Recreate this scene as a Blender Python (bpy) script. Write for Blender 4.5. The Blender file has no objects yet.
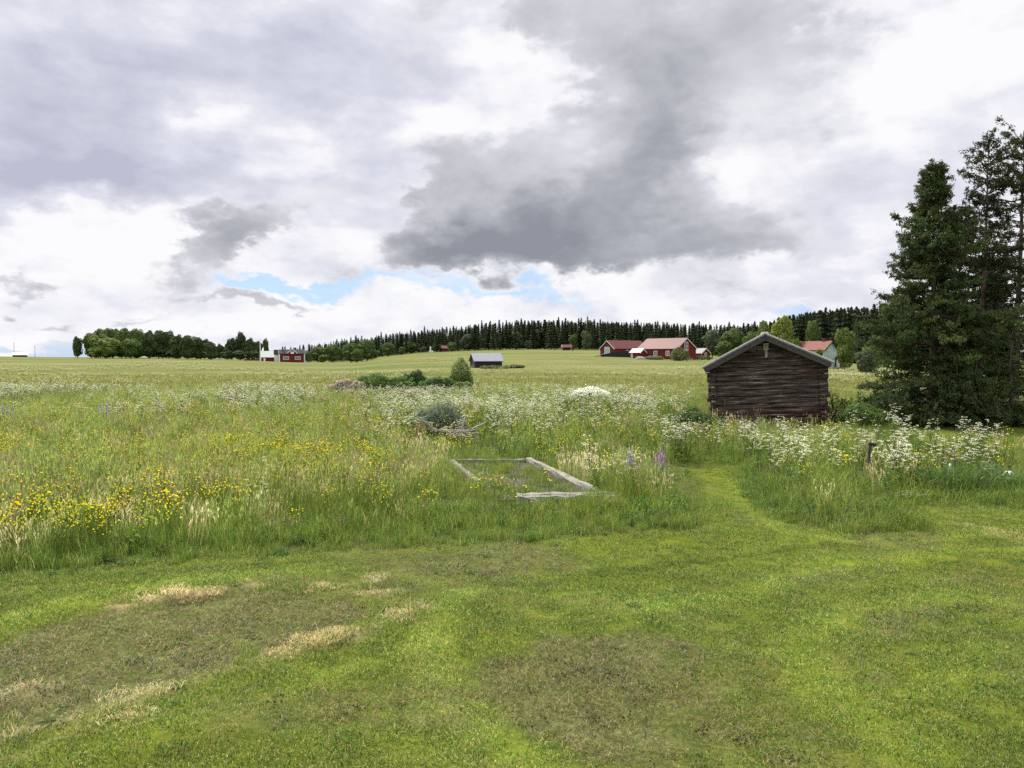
import bpy, bmesh, math, random
import numpy as np
from mathutils import Vector, Matrix
R = math.radians
random.seed(7); RNG = np.random.default_rng(7)
SC = bpy.context.scene
COL = SC.collection
CAM_H, F, HOR = 2.6, 773.0, 355.0      # eye height, focal length and horizon row in pixels of a 1024 wide frame
EXPO = 1.2
SUN_AZ, SUN_EL = R(-38), R(52)         # azimuth from +Y towards +X

# ------------------------------------------------------------ node helper
class NT:
    def __init__(s, tree): s.t = tree; s.n = tree.nodes; s.l = tree.links
    def node(s, typ, ins=None, **props):
        n = s.n.new(typ)
        for k, v in props.items(): setattr(n, k, v)
        for k, v in (ins or {}).items():
            sock = n.inputs[k]
            if isinstance(v, bpy.types.NodeSocket): s.l.new(v, sock)
            else: sock.default_value = v
        return n
    def m(s, op, a, b=None, c=None, clamp=False):
        ins = {0: a}
        if b is not None: ins[1] = b
        if c is not None: ins[2] = c
        return s.node('ShaderNodeMath', ins, operation=op, use_clamp=clamp).outputs[0]
    def vm(s, op, a, b=None, scale=None):
        ins = {0: a}
        if b is not None: ins[1] = b
        n = s.node('ShaderNodeVectorMath', ins, operation=op)
        if scale is not None:
            if isinstance(scale, bpy.types.NodeSocket): s.l.new(scale, n.inputs['Scale'])
            else: n.inputs['Scale'].default_value = scale
        return n.outputs['Value'] if op in ('LENGTH', 'DOT_PRODUCT', 'DISTANCE') else n.outputs[0]
    def noise(s, vec, scale, detail=4, rough=.55, dist=0, out='Fac', lac=2.0):
        return s.node('ShaderNodeTexNoise', {'Vector': vec, 'Scale': scale, 'Detail': detail, 'Roughness': rough, 'Distortion': dist, 'Lacunarity': lac}).outputs[out]
    def ramp(s, fac, stops, interp='LINEAR'):
        n = s.node('ShaderNodeValToRGB', {'Fac': fac}); r = n.color_ramp; r.interpolation = interp
        while len(r.elements) > 1: r.elements.remove(r.elements[-1])
        for i, (p, c) in enumerate(stops):
            e = r.elements[0] if i == 0 else r.elements.new(p)
            e.position = p
            if not hasattr(c, '__len__'): c = (c, c, c)
            e.color = tuple(c) + (1,)
        return n.outputs['Color']
    def mix(s, fac, a, b, blend='MIX'):
        n = s.node('ShaderNodeMix', None, data_type='RGBA', blend_type=blend)
        for k, v in ((0, fac), (6, a), (7, b)):
            if isinstance(v, bpy.types.NodeSocket): s.l.new(v, n.inputs[k])
            else: n.inputs[k].default_value = v if k == 0 else (tuple(v) + (1,))[:4]
        return n.outputs[2]
    def sep(s, v): return s.node('ShaderNodeSeparateXYZ', {0: v}).outputs
    def comb(s, x=0., y=0., z=0.): return s.node('ShaderNodeCombineXYZ', {0: x, 1: y, 2: z}).outputs[0]
    def smooth(s, v, a, b):
        return s.node('ShaderNodeMapRange', {0: v, 1: a, 2: b, 3: 0., 4: 1.}, interpolation_type='SMOOTHSTEP').outputs[0]

def srgb(r, g, b):
    f = lambda c: (c/255/12.92) if c/255 <= .04045 else ((c/255+.055)/1.055)**2.4
    return (f(r), f(g), f(b))
# ------------------------------------------------------------ render settings, camera, sun
SC.render.engine = 'CYCLES'
SC.view_settings.view_transform = 'Standard'
SC.view_settings.look = 'None'
SC.view_settings.exposure = EXPO
SC.view_settings.gamma = 1
SC.cycles.max_bounces = 6
SC.cycles.transparent_max_bounces = 4
SC.cycles.use_fast_gi = False
SC.cycles.use_denoising = False

cd = bpy.data.cameras.new('camera'); cam = bpy.data.objects.new('camera', cd); COL.objects.link(cam)
cam.location = (0, 0, CAM_H)
cam.rotation_euler = (R(90) - math.atan((384-HOR)/F), 0, 0)
cd.sensor_fit = 'HORIZONTAL'; cd.sensor_width = 36; cd.lens = 36*F/1024
cd.clip_start = .1; cd.clip_end = 20000
SC.camera = cam

sd = bpy.data.lights.new('sun', 'SUN'); sun = bpy.data.objects.new('sun', sd); COL.objects.link(sun)
sd.energy = 3.4; sd.angle = R(7); sd.color = (1, .95, .86)
sv = Vector((math.sin(SUN_AZ)*math.cos(SUN_EL), math.cos(SUN_AZ)*math.cos(SUN_EL), math.sin(SUN_EL)))
sun.rotation_euler = (-sv).to_track_quat('-Z', 'Y').to_euler()

# ------------------------------------------------------------ sky: Nishita blue under cloud layers laid out by direction
world = bpy.data.worlds.new('World'); SC.world = world; world.use_nodes = True
W = NT(world.node_tree); W.n.clear()
STR = .1
K = 1/(STR*2**EXPO)
sky = W.node('ShaderNodeTexSky', sky_type='NISHITA', sun_disc=False, sun_elevation=SUN_EL, sun_rotation=SUN_AZ, air_density=1.0, dust_density=.6, ozone_density=1.5).outputs[0]
D = W.node('ShaderNodeTexCoord').outputs['Generated']
dx, dy, dz = W.sep(D)
az = W.m('ARCTAN2', dx, dy); el = W.m('ARCSINE', dz)
P = W.comb(az, el, 0.)
zc = W.m('ADD', W.m('MAXIMUM', dz, 0.), .10)
Q = W.comb(W.m('DIVIDE', dx, zc), W.m('DIVIDE', dy, zc), 0.)      # flat cloud-deck coordinates
# warped directions: large soft billows + small ragged ones
S3 = W.vm('MULTIPLY', P, (1, 1.7, 1))
n1 = W.vm('SUBTRACT', W.noise(S3, 5.5, 3, .55, out='Color'), (.5, .5, .5))
n2 = W.vm('SUBTRACT', W.noise(S3, 20, 6, .62, out='Color'), (.5, .5, .5))
Pw = W.vm('ADD', P, W.vm('MULTIPLY', n1, (.20, .12, 0)))
Pw = W.vm('ADD', Pw, W.vm('MULTIPLY', n2, (.11, .075, 0)))
def dirpx(px, py):
    x, z = (px-512)/F, (HOR-py)/F
    return math.atan(x), math.atan(z/math.sqrt(1+x*x))
def blobs(lst, vec, base=None):
    acc = base
    for px, py, rx, ry, rot, amp in lst:
        a, e = dirpx(px, py); sx = rx/F*math.cos(a)**2*1.5; sy = ry/F*math.cos(a)*1.5
        mp = W.node('ShaderNodeMapping', {'Vector': vec, 'Location': (a, e, 0), 'Rotation': (0, 0, R(rot)), 'Scale': (sx, sy, 1)}, vector_type='TEXTURE').outputs[0]
        g = W.node('ShaderNodeTexGradient', {'Vector': mp}, gradient_type='SPHERICAL').outputs['Fac']
        g = W.smooth(g, 0., 1.)
        acc = W.m('MULTIPLY', g, amp) if acc is None else W.m('MULTIPLY_ADD', g, amp, acc)
    return acc
fb = W.noise(S3, 9, 9, .58)                      # fine billows
fbQ = W.noise(Q, 1.1, 8, .55, .4)                # deck texture that flattens towards the horizon
fbS = W.noise(W.vm('MULTIPLY', P, (1, 4.5, 1)), 6, 6, .55)  # horizontal streaks
el_s = W.smooth(el, 0., .22)
# --- layer 1: thin bright deck, lavender grey where thicker
grey1 = blobs([
  (60, 40, 160, 60, 0, .55), (120, 110, 150, 60, 10, .60), (40, 180, 170, 44, 0, .80), (170, 178, 110, 34, 0, .50), (260, 30, 140, 50, 0, .52), (340, 90, 120, 50, 0, .5),
  (310, 180, 120, 50, 0, .42), (330, 230, 90, 24, 0, .2), (420, 50, 90, 60, 0, .30), (-150, 120, 200, 120, 0, .6), (30, 120, 60, 40, 0, .35), (400, 140, 50, 50, 0, .25),
  (70, 62, 50, 22, -20, -.28), (210, 95, 60, 30, 30, -.30), (215, 120, 40, 20, 0, -.25), (430, 120, 50, 40, 20, -.30), (330, 150, 60, 22, 10, -.30), (110, 235, 170, 30, 0, -.45), (250, 165, 40, 16, 0, -.2),
  (870, 195, 90, 30, 0, .42), (930, 60, 110, 60, 0, -.40), (860, 110, 70, 30, 0, -.3), (300, 325, 300, 16, 0, -.2), (780, 80, 70, 70, 0, .22), (830, 240, 110, 26, 0, .40), (740, 285, 80, 22, 0, .34), (870, 285, 80, 18, 0, .40), (960, 130, 110, 40, 0, .15),
  (690, 312, 90, 10, 0, .20), (560, 300, 60, 14, 0, .20), (250, 318, 160, 9, 0, .18), (380, 330, 120, 9, 0, .16), (400, 275, 60, 30, 0, .1),
  (60, 345, 260, 9, 0, .34), (1180, 150, 200, 150, 0, .4)], Pw)
grey1 = W.m('ADD', grey1, W.m('MULTIPLY', W.m('SUBTRACT', fb, .5), 1.6))
grey1 = W.m('ADD', grey1, W.m('MULTIPLY', W.m('SUBTRACT', fbQ, .5), W.m('MULTIPLY_ADD', el_s, .5, .12)))
grey1 = W.m('ADD', grey1, W.m('MULTIPLY', W.m('SUBTRACT', fbS, .5), .7))
grey1 = W.m('ADD', grey1, .09)
grey1 = W.m('MULTIPLY', grey1, .85)
c1 = W.ramp(grey1, [(0.0, srgb(252, 252, 254)), (.12, srgb(246, 246, 251)), (.32, srgb(230, 230, 241)), (.55, srgb(214, 216, 230)), (.85, srgb(198, 201, 217)), (1., srgb(188, 192, 210))])
# --- openings to the blue
blue = blobs([(400, 286, 190, 11, 0, .80), (270, 281, 90, 9, 0, .65), (540, 294, 80, 8, 0, .5), (350, 262, 60, 8, 0, .25), (785, 318, 40, 12, 0, .75), (640, 300, 40, 10, 0, .4),
  (20, 347, 200, 9, 0, 1.0), (25, 45, 60, 26, -20, .30), (400, 8, 60, 12, 0, .2)], Pw)
blue = W.m('ADD', blue, W.m('MULTIPLY', W.m('SUBTRACT', fb, .5), 1.1))
ba = W.m('MULTIPLY', W.smooth(blue, .24, .95), .85)
skyc = W.mix(.8, W.vm('SCALE', sky, scale=.8), tuple(c*K for c in srgb(160, 202, 246)))
c1 = W.vm('SCALE', c1, scale=K)
base = W.mix(ba, c1, skyc)
# --- layer 2: dark cumulus in front
dens = blobs([
  (660, 35, 150, 80, 10, .66), (580, 25, 100, 46, 0, .42), (720, 100, 120, 90, 30, .58), (560, 60, 60, 34, 20, .28), (790, 110, 60, 60, 0, .30), (640, 110, 90, 60, 30, .50), (765, 60, 70, 70, 0, .34), (610, 160, 100, 70, 30, .62),
  (480, 190, 84, 74, 35, .85), (440, 225, 60, 50, 35, .60), (550, 200, 100, 60, 20, .75), (425, 256, 74, 24, 12, .95), (640, 185, 60, 40, 30, .35), (410, 150, 40, 50, 20, .30),
  (560, 246, 170, 34, 0, .95), (680, 240, 110, 40, 0, .60), (740, 212, 110, 42, 10, .42), (800, 232, 60, 26, 0, .30), (720, 290, 56, 16, 0, .55), (822, 286, 46, 16, 0, .42), (870, 245, 40, 14, 0, .28),
  (470, 22, 70, 34, 0, .55), (400, 40, 70, 40, 0, .32), (505, 180, 90, 46, 30, .40), (600, 215, 120, 40, 20, .3), (860, 195, 60, 24, 0, .22),
  (262, 228, 66, 26, 25, .85), (215, 250, 40, 22, 30, .7), (165, 275, 50, 16, 12, .62), (235, 296, 80, 11, 0, .70), (300, 301, 50, 6, 0, .5), (335, 185, 30, 22, 40, .45),
  (10, 273, 30, 12, 10, .62), (0, 305, 26, 10, 0, .6), (70, 311, 28, 8, 0, .55), (135, 311, 34, 9, 0, .5), (180, 313, 30, 6, 0, .45), (95, 225, 40, 10, 0, .3),
  (330, 255, 24, 8, 0, .35),
  (474, 96, 50, 62, -15, -1.1), (548, 92, 44, 34, 20, -.55), (634, 130, 34, 14, 35, -.40), (750, 165, 44, 20, 30, -.25), (390, 190, 30, 50, 0, -.4)], Pw)
dens = W.m('ADD', dens, W.m('MULTIPLY', W.m('SUBTRACT', fb, .5), 1.0))
dens = W.m('ADD', dens, W.m('MULTIPLY', W.m('SUBTRACT', n2.node.outputs[0] and W.noise(S3, 38, 5, .6), .5), .35))
alpha = W.smooth(dens, .16, .66)
big = W.noise(S3, 7, 7, .56, .3)
fine = W.noise(S3, 26, 6, .62)
shade = blobs([
  (620, 40, 110, 44, 0, .12), (690, 60, 90, 50, 20, .14), (650, 100, 70, 40, 20, .20), (660, 150, 60, 30, 30, .30), (590, 195, 90, 34, 25, .36), (450, 215, 60, 50, 20, .22),
  (430, 258, 80, 22, 8, .40), (520, 248, 140, 36, 5, .44), (620, 255, 110, 30, 0, .34), (740, 240, 80, 34, 0, .2), (590, 268, 110, 14, 0, .2), (560, 225, 110, 34, 10, .18),
  (500, 140, 50, 40, 40, -.2), (520, 195, 90, 40, 30, .16), (560, 150, 50, 26, 40, -.20), (740, 120, 40, 60, 30, -.15), (720, 278, 50, 10, 0, -.1), (720, 296, 50, 8, 0, .15),
  (265, 225, 50, 22, 25, .22), (225, 248, 36, 14, 25, .2), (235, 297, 80, 8, 0, .26), (165, 277, 40, 12, 0, .3), (8, 275, 30, 10, 0, .2), (10, 306, 30, 10, 0, .25), (70, 311, 30, 8, 0, .22), (135, 311, 34, 9, 0, .15)], Pw)
shade = W.m('ADD', shade, W.m('MULTIPLY', W.m('SUBTRACT', big, .5), 1.0))
shade = W.m('ADD', shade, W.m('MULTIPLY', W.m('SUBTRACT', fine, .5), .22))
shade = W.m('ADD', shade, W.m('MULTIPLY', W.smooth(dens, .3, 1.0), .25))
c2 = W.ramp(shade, [(.0, srgb(232, 232, 239)), (.2, srgb(212, 212, 221)), (.42, srgb(195, 196, 204)), (.65, srgb(174, 177, 185)), (1., srgb(144, 149, 159))])
c2 = W.vm('SCALE', c2, scale=K)
front = W.mix(alpha, base, c2)
# --- overhead, out of view: even bright white added to light the ground more
up = W.smooth(el, .46, 1.0)
front = W.mix(up, front, (1.9*K, 1.9*K, 1.95*K))
bgd = W.node('ShaderNodeBackground', {'Color': front, 'Strength': STR}).outputs[0]
W.l.new(bgd, W.node('ShaderNodeOutputWorld').inputs['Surface'])
world.cycles.sampling_method = 'MANUAL'; world.cycles.sample_map_resolution = 512
# ------------------------------------------------------------ value noise, polygons, terrain
def _hash(ix, iy, seed):
    h = (ix.astype(np.int64)*374761393 + iy.astype(np.int64)*668265263 + seed*974711) & 0xffffffff
    h = ((h ^ (h >> 13))*1274126177) & 0xffffffff
    return ((h ^ (h >> 16)) & 0xffff)/65535.
def vnoise(x, y, seed=0):
    x = np.asarray(x, float); y = np.asarray(y, float)
    ix, iy = np.floor(x), np.floor(y); fx, fy = x-ix, y-iy
    fx = fx*fx*(3-2*fx); fy = fy*fy*(3-2*fy)
    a, b, c, d = (_hash(ix+i, iy+j, seed) for j in (0, 1) for i in (0, 1))
    return (a*(1-fx)+b*fx)*(1-fy) + (c*(1-fx)+d*fx)*fy
def fbm(x, y, o=4, seed=0):
    s = 0; a = .5; t = 0
    for i in range(o):
        s = s + a*vnoise(x*2**i, y*2**i, seed+i*17); t += a; a *= .5
    return s/t
def sstep(v, a, b):
    t = np.clip((np.asarray(v, float)-a)/(b-a), 0, 1); return t*t*(3-2*t)
EDGE_X = [-400, 0, 72, 150, 240, 290, 340, 360, 390, 420, 470, 540, 600, 640, 700, 800, 870, 1024, 1500]
EDGE_Z = [2.0, 1.8, 1.2, 1.0, -.1, -1.2, -1.5, -.7, 2.2, 4.0, 5.0, 5.9, 5.5, 4.8, 3.2, .6, -.6, -1., -1.]
def terrain(X, Y):
    X = np.asarray(X, float); Y = np.asarray(Y, float)
    Yc = np.maximum(Y, 20.); px = 512 + F*X/Yc
    e = np.interp(px, EDGE_X, EDGE_Z)
    z = e*np.clip((Y-80)/340, 0, 1)**np.where(e > 0, 1.6, 1.2)
    z = z - .85*sstep(Y, 60, 150)*(1-sstep(Y, 175, 235))
    rise = np.clip((Y-430)/200, 0, 1)*9*np.interp(px, [250, 420], [0, 1])
    drop = sstep(Y, 440, 1100)
    z = (z+rise)*(1-drop) - 22*drop
    z = z + .10*(fbm(X*.05+3, Y*.05, 3, 5)-.5)*sstep(Y, 10, 40)
    return z
def at(px, py=None, Y=None):
    """ground point seen at a pixel of the photograph (py) or at a distance Y along that column"""
    if Y is None:
        lo = 3.; Y = F*CAM_H/max(py-HOR, .5)
        for _ in range(12):
            z = float(terrain((px-512)/F*Y, Y)); Y = min(max(F*(CAM_H-z)/max(py-HOR, .5), 3), 900)
    X = (px-512)/F*Y
    return Vector((X, Y, float(terrain(X, Y))))
def zpx(py, Y): return CAM_H + (HOR-py)/F*Y          # height seen at row py at distance Y
def inside(poly, X, Y):
    P = np.asarray(poly); x0, y0 = P[:, 0], P[:, 1]; x1, y1 = np.roll(x0, -1), np.roll(y0, -1)
    r = np.zeros(np.shape(X), bool)
    for a, b, c, d in zip(x0, y0, x1, y1):
        cond = ((b > Y) != (d > Y))
        with np.errstate(divide='ignore', invalid='ignore'):
            r ^= cond & (X < (c-a)*(Y-b)/((d-b) if d != b else 1e-9)+a)
    return r
def segdist(pts, X, Y, closed=False):
    P = [np.asarray(p[:2], float) for p in pts]; best = np.full(np.shape(X), 1e9)
    for a, b in zip(P, P[1:]+([P[0]] if closed else [])) if not closed else zip(P, P[1:]+[P[0]]):
        d = b-a; L = max(d@d, 1e-9)
        t = np.clip(((X-a[0])*d[0]+(Y-a[1])*d[1])/L, 0, 1)
        best = np.minimum(best, np.hypot(X-a[0]-t*d[0], Y-a[1]-t*d[1]))
    return best
def gp(lst): return [tuple(at(x, y)[:2]) for x, y in lst]
LAWN = gp([(-700, 800), (-420, 640), (-150, 600), (0, 587), (100, 574), (200, 562), (340, 551), (450, 545), (560, 539), (640, 535), (712, 531), (730, 521), (722, 505), (705, 490), (692, 478), (690, 470),
  (728, 467), (735, 480), (741, 497), (762, 511), (800, 524), (850, 534), (925, 533), (915, 515), (898, 503), (960, 509), (1024, 510), (1500, 520), (2200, 700)]) + [(30, -30), (-30, -30)]
STRIP = gp([(912, 444), (1024, 452), (1500, 470), (1500, 426), (1024, 424), (915, 424)])
SC_A = gp([(-160, 760), (-60, 668), (40, 628), (130, 606), (210, 595), (290, 591), (350, 602), (378, 617), (350, 636), (250, 664), (140, 696), (20, 735), (-80, 790)])
SC_B = gp([(470, 660), (540, 640), (660, 636), (740, 655), (800, 690), (800, 740), (700, 775), (590, 772), (500, 735), (462, 690)])
SC_C = gp([(350, 560), (440, 551), (540, 549), (600, 558), (580, 575), (480, 583), (390, 578)])
def sd_poly(poly, X, Y):
    d = segdist(poly, X, Y, True); return np.where(inside(poly, X, Y), -d, d)
def meadow_d(X, Y):
    """metres into the unmown meadow (negative on the lawn), with a ragged edge"""
    d = sd_poly(LAWN, X, Y) + .5*(fbm(X*1.1, Y*1.1, 3, 3)-.5)
    d2 = sd_poly(STRIP, X, Y) + .4*(fbm(X*1.3, Y*1.3, 2, 9)-.5)
    return np.minimum(d, d2)
def scalp(X, Y):
    n = fbm(X*1.6, Y*1.6, 4, 21)-.5
    a = 1-sstep(sd_poly(SC_A, X, Y)+n*.45, -.12, .10)
    b = (1-sstep(sd_poly(SC_B, X, Y)+n*.7, -.16, .14)*(1-.0))*(1-.55*sstep(X-1.2*(Y-6.2)*.2, .9, 2.1))
    c = (1-sstep(sd_poly(SC_C, X, Y)+n*.7, -.3, .3))*.85
    w = sstep(fbm(X*.55+7, Y*.9, 4, 31), .52, .74)*.55
    return np.clip(np.maximum.reduce([a, b, c, w]), 0, 1)
LIGHT_BANDS = [(gp([(-60, 640), (60, 606), (180, 584), (300, 574), (400, 578), (470, 592)]), .22, .30), (gp([(455, 600), (430, 640), (440, 690), (490, 745), (560, 800)]), .22, .28), (gp([(1100, 556), (960, 552), (840, 566), (740, 596), (640, 612)]), .26, .26),
  (gp([(1100, 610), (960, 600), (860, 612), (800, 640), (830, 690), (920, 760)]), .30, .22), (gp([(735, 480), (742, 505), (790, 535), (900, 545), (1024, 530)]), .22, .24), (gp([(0, 590), (150, 575), (330, 562), (480, 558)]), .12, -.22), (gp([(600, 575), (700, 565), (820, 548), (930, 545)]), .10, -.20),
  (gp([(330, 574), (420, 590), (520, 588), (620, 578)]), .10, -.18), (gp([(120, 740), (260, 700), (370, 665), (440, 640)]), .16, .22), (gp([(60, 790), (220, 745), (340, 720), (420, 735)]), .10, -.20), (gp([(860, 660), (930, 640), (1024, 640)]), .14, -.16), (gp([(900, 700), (960, 680), (1040, 684)]), .14, .18)]
def mow_tone(X, Y):
    n = fbm(X*1.8+2, Y*1.8, 3, 48)-.5; r = 1+.0*X
    for L, w, amp in LIGHT_BANDS: r = r+amp*(1-sstep(segdist(L, X, Y)+n*w, w*.4, w*1.25))
    return r*(.91+.18*fbm(X*3.1, Y*3.1, 3, 49))
DRY_LINES = [(gp([(265, 658), (300, 652), (345, 640), (368, 632)]), .16, 1.), (gp([(0, 742), (110, 712), (200, 680), (265, 660)]), .15, .75), (gp([(365, 634), (415, 614), (385, 598), (300, 586), (235, 588)]), .16, .55),
  (gp([(145, 603), (205, 597)]), .10, 1.), (gp([(105, 611), (125, 609)]), .07, 1.), (gp([(0, 700), (40, 690)]), .18, .6), (gp([(357, 586), (378, 584)]), .07, .9), (gp([(0, 768), (60, 740), (140, 722)]), .12, .5),
  (gp([(960, 520), (1024, 545)]), .3, .35), (gp([(432, 618), (426, 655), (440, 720), (480, 790)]), .2, .22), (gp([(470, 600), (580, 604), (680, 622)]), .3, .25)]
def dryness(X, Y):
    n = fbm(X*2.2, Y*2.2, 3, 41)-.5; r = np.zeros(np.shape(X))
    for L, w, amp in DRY_LINES:
        d = segdist(L, X, Y)+n*w*1.6
        r = np.maximum(r, amp*(1-sstep(d, w*.3, w*1.4)))
    return r*np.clip(.62+.8*sstep(fbm(X*1.7+5, Y*2.6, 3, 43), .36, .60), 0, 1)
def ground_z(X, Y):
    z = terrain(X, Y)
    near = (1-sstep(np.hypot(X, Y), 16, 26))
    s = scalp(X, Y)
    z = z + near*(.05*(fbm(X*.7, Y*.7, 3, 55)-.5) + s*(-.025+.05*(fbm(X*5, Y*5, 3, 56)-.5)) + .05*dryness(X, Y) + .03*(fbm(X*2.5, Y*2.5, 2, 57)-.5))
    return z

# ------------------------------------------------------------ mesh helpers
def np_mesh(name, V, faces, col=None, mats=(), smooth=False, midx=None):
    """V (n,3); faces: list of int arrays (k,3) or (k,4); col (n,3) stored as the colour attribute Col"""
    me = bpy.data.meshes.new(name)
    faces = [np.asarray(f, np.int32) for f in faces if len(f)]
    V = np.asarray(V, np.float32)
    me.vertices.add(len(V)); me.vertices.foreach_set('co', V.ravel())
    loops = np.concatenate([f.ravel() for f in faces]); sizes = np.concatenate([np.full(len(f), f.shape[1], np.int32) for f in faces])
    me.loops.add(len(loops)); me.loops.foreach_set('vertex_index', loops)
    me.polygons.add(len(sizes)); st = np.concatenate([[0], np.cumsum(sizes)[:-1]]).astype(np.int32)
    me.polygons.foreach_set('loop_start', st)
    if midx is not None: me.polygons.foreach_set('material_index', np.asarray(midx, np.int32))
    me.polygons.foreach_set('use_smooth', np.full(len(sizes), smooth, bool))
    me.update(calc_edges=True)
    if col is not None:
        a = me.color_attributes.new('Col', 'FLOAT_COLOR', 'POINT')
        c = np.ones((len(V), 4), np.float32); c[:, :3] = col; a.data.foreach_set('color', c.ravel())
    for m in mats: me.materials.append(m)
    return me
class Veg:
    """collects triangles and quads of plant matter with a colour per vertex and a material slot per face"""
    def __init__(s): s.V = []; s.C = []; s.T = []; s.Q = []; s.TM = []; s.QM = []; s.n = 0
    def add(s, V, C, T=None, Q=None, m=0):
        V = np.asarray(V, float).reshape(-1, 3)
        C = np.broadcast_to(np.asarray(C, float), (len(V), 3))
        s.V.append(V); s.C.append(C)
        if T is not None and len(T): s.T.append(np.asarray(T)+s.n); s.TM.append(np.full(len(T), m))
        if Q is not None and len(Q): s.Q.append(np.asarray(Q)+s.n); s.QM.append(np.full(len(Q), m))
        s.n += len(V)
    def mesh(s, name, mats, smooth=False):
        T = np.concatenate(s.T) if s.T else np.zeros((0, 3), int); Q = np.concatenate(s.Q) if s.Q else np.zeros((0, 4), int)
        mi = np.concatenate([np.concatenate(s.TM) if s.T else np.zeros(0, int), np.concatenate(s.QM) if s.Q else np.zeros(0, int)])
        return np_mesh(name, np.concatenate(s.V), [T, Q], np.concatenate(s.C), mats, smooth, mi)
    def blades(s, base, h, w, lean, rng, col, cvar=.18, m=0, az=None):
        n = len(base); h = np.broadcast_to(h, n); w = np.broadcast_to(w, n); lean = np.broadcast_to(lean, n)
        a = rng.uniform(0, 2*np.pi, n) if az is None else az
        f = rng.uniform(0, 2*np.pi, n)
        d = np.stack([np.cos(a), np.sin(a), np.zeros(n)], 1); side = np.stack([np.cos(f), np.sin(f), np.zeros(n)], 1)*w[:, None]*.5
        up = np.array([0, 0, 1.])
        mid = base + d*(lean*.3*h)[:, None] + up*(h*.58)[:, None]
        tip = base + d*(lean*h)[:, None] + up*(h*np.sqrt(np.maximum(1-lean*lean*.55, .15)))[:, None]
        V = np.stack([base-side, base+side, mid+side*.8, mid-side*.8, tip], 1).reshape(-1, 3)
        i = np.arange(n)*5
        c = np.asarray(col, float)
        c = np.broadcast_to(c, (n, 3))*(1+rng.normal(0, cvar, (n, 1)))*(1+rng.normal(0, cvar*.4, (n, 3)))
        s.add(V, np.repeat(np.clip(c, .005, 1), 5, 0), np.stack([i+3, i+2, i+4], 1), np.stack([i, i+1, i+2, i+3], 1), m)
        return tip
    def leaves(s, pos, nrm, size, rng, col, cvar=.2, aspect=.6, m=0, axis=None):
        """diamond leaf or needle-spray faces"""
        n = len(pos); size = np.broadcast_to(size, n)
        nrm = nrm/np.maximum(np.linalg.norm(nrm, axis=1, keepdims=True), 1e-6)
        r = rng.normal(size=(n, 3)) if axis is None else axis
        t = r - nrm*(r*nrm).sum(1, keepdims=True); t /= np.maximum(np.linalg.norm(t, axis=1, keepdims=True), 1e-6)
        b = np.cross(nrm, t)
        L = (t*size[:, None]*.5); B = b*(size*aspect*.5)[:, None]
        bend = nrm*(size*rng.uniform(-.12, .12, n))[:, None]
        V = np.stack([pos-L, pos+B+bend, pos+L, pos-B+bend], 1).reshape(-1, 3)
        c = np.broadcast_to(np.asarray(col, float), (n, 3))*(1+rng.normal(0, cvar, (n, 1)))*(1+rng.normal(0, cvar*.3, (n, 3)))
        i = np.arange(n)*4
        s.add(V, np.repeat(np.clip(c, .004, 1), 4, 0), None, np.stack([i, i+1, i+2, i+3], 1), m)
    def tube(s, pts, rad, col, sides=5, m=0):
        pts = np.asarray(pts, float); k = len(pts); rad = np.broadcast_to(rad, k)
        t = np.gradient(pts, axis=0); t /= np.maximum(np.linalg.norm(t, axis=1, keepdims=True), 1e-9)
        ref = np.array([0, 0, 1.]) if abs(t[:, 2]).mean() < .8 else np.array([1., 0, 0])
        u = np.cross(t, ref); u /= np.linalg.norm(u, axis=1, keepdims=True); v = np.cross(t, u)
        a = np.arange(sides)*2*np.pi/sides
        V = (pts[:, None]+(u[:, None]*np.cos(a)[None, :, None]+v[:, None]*np.sin(a)[None, :, None])*rad[:, None, None]).reshape(-1, 3)
        i, j = np.meshgrid(np.arange(k-1), np.arange(sides), indexing='ij'); j2 = (j+1) % sides
        Q = np.stack([i*sides+j, i*sides+j2, (i+1)*sides+j2, (i+1)*sides+j], -1).reshape(-1, 4)
        s.add(V, col, None, Q, m)

def link(name, me, parent=None, loc=None, rz=0.):
    o = bpy.data.objects.new(name, me); COL.objects.link(o)
    if parent is not None: o.parent = parent
    if loc is not None: o.location = loc
    if rz: o.rotation_euler = (0, 0, rz)
    return o
def tag(o, label=None, cat=None, group=None, kind=None):
    if label: o['label'] = label
    if cat: o['category'] = cat
    if group: o['group'] = group
    if kind: o['kind'] = kind
    return o
def thing(name, label, cat, loc=(0, 0, 0), rot=(0, 0, 0), group=None):
    o = bpy.data.objects.new(name, None); COL.objects.link(o); o.empty_display_size = .3
    o.location = loc; o.rotation_euler = rot
    return tag(o, label, cat, group)
def dup(o, loc, rz=0., scale=None, label=None, group=None):
    c = o.copy(); COL.objects.link(c); c.location = loc; c.rotation_euler = (0, 0, rz)
    if scale is not None: c.scale = scale if hasattr(scale, '__len__') else (scale,)*3
    if label: c['label'] = label
    if group: c['group'] = group
    for ch in o.children:
        d = ch.copy(); COL.objects.link(d); d.parent = c
    return c

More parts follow.
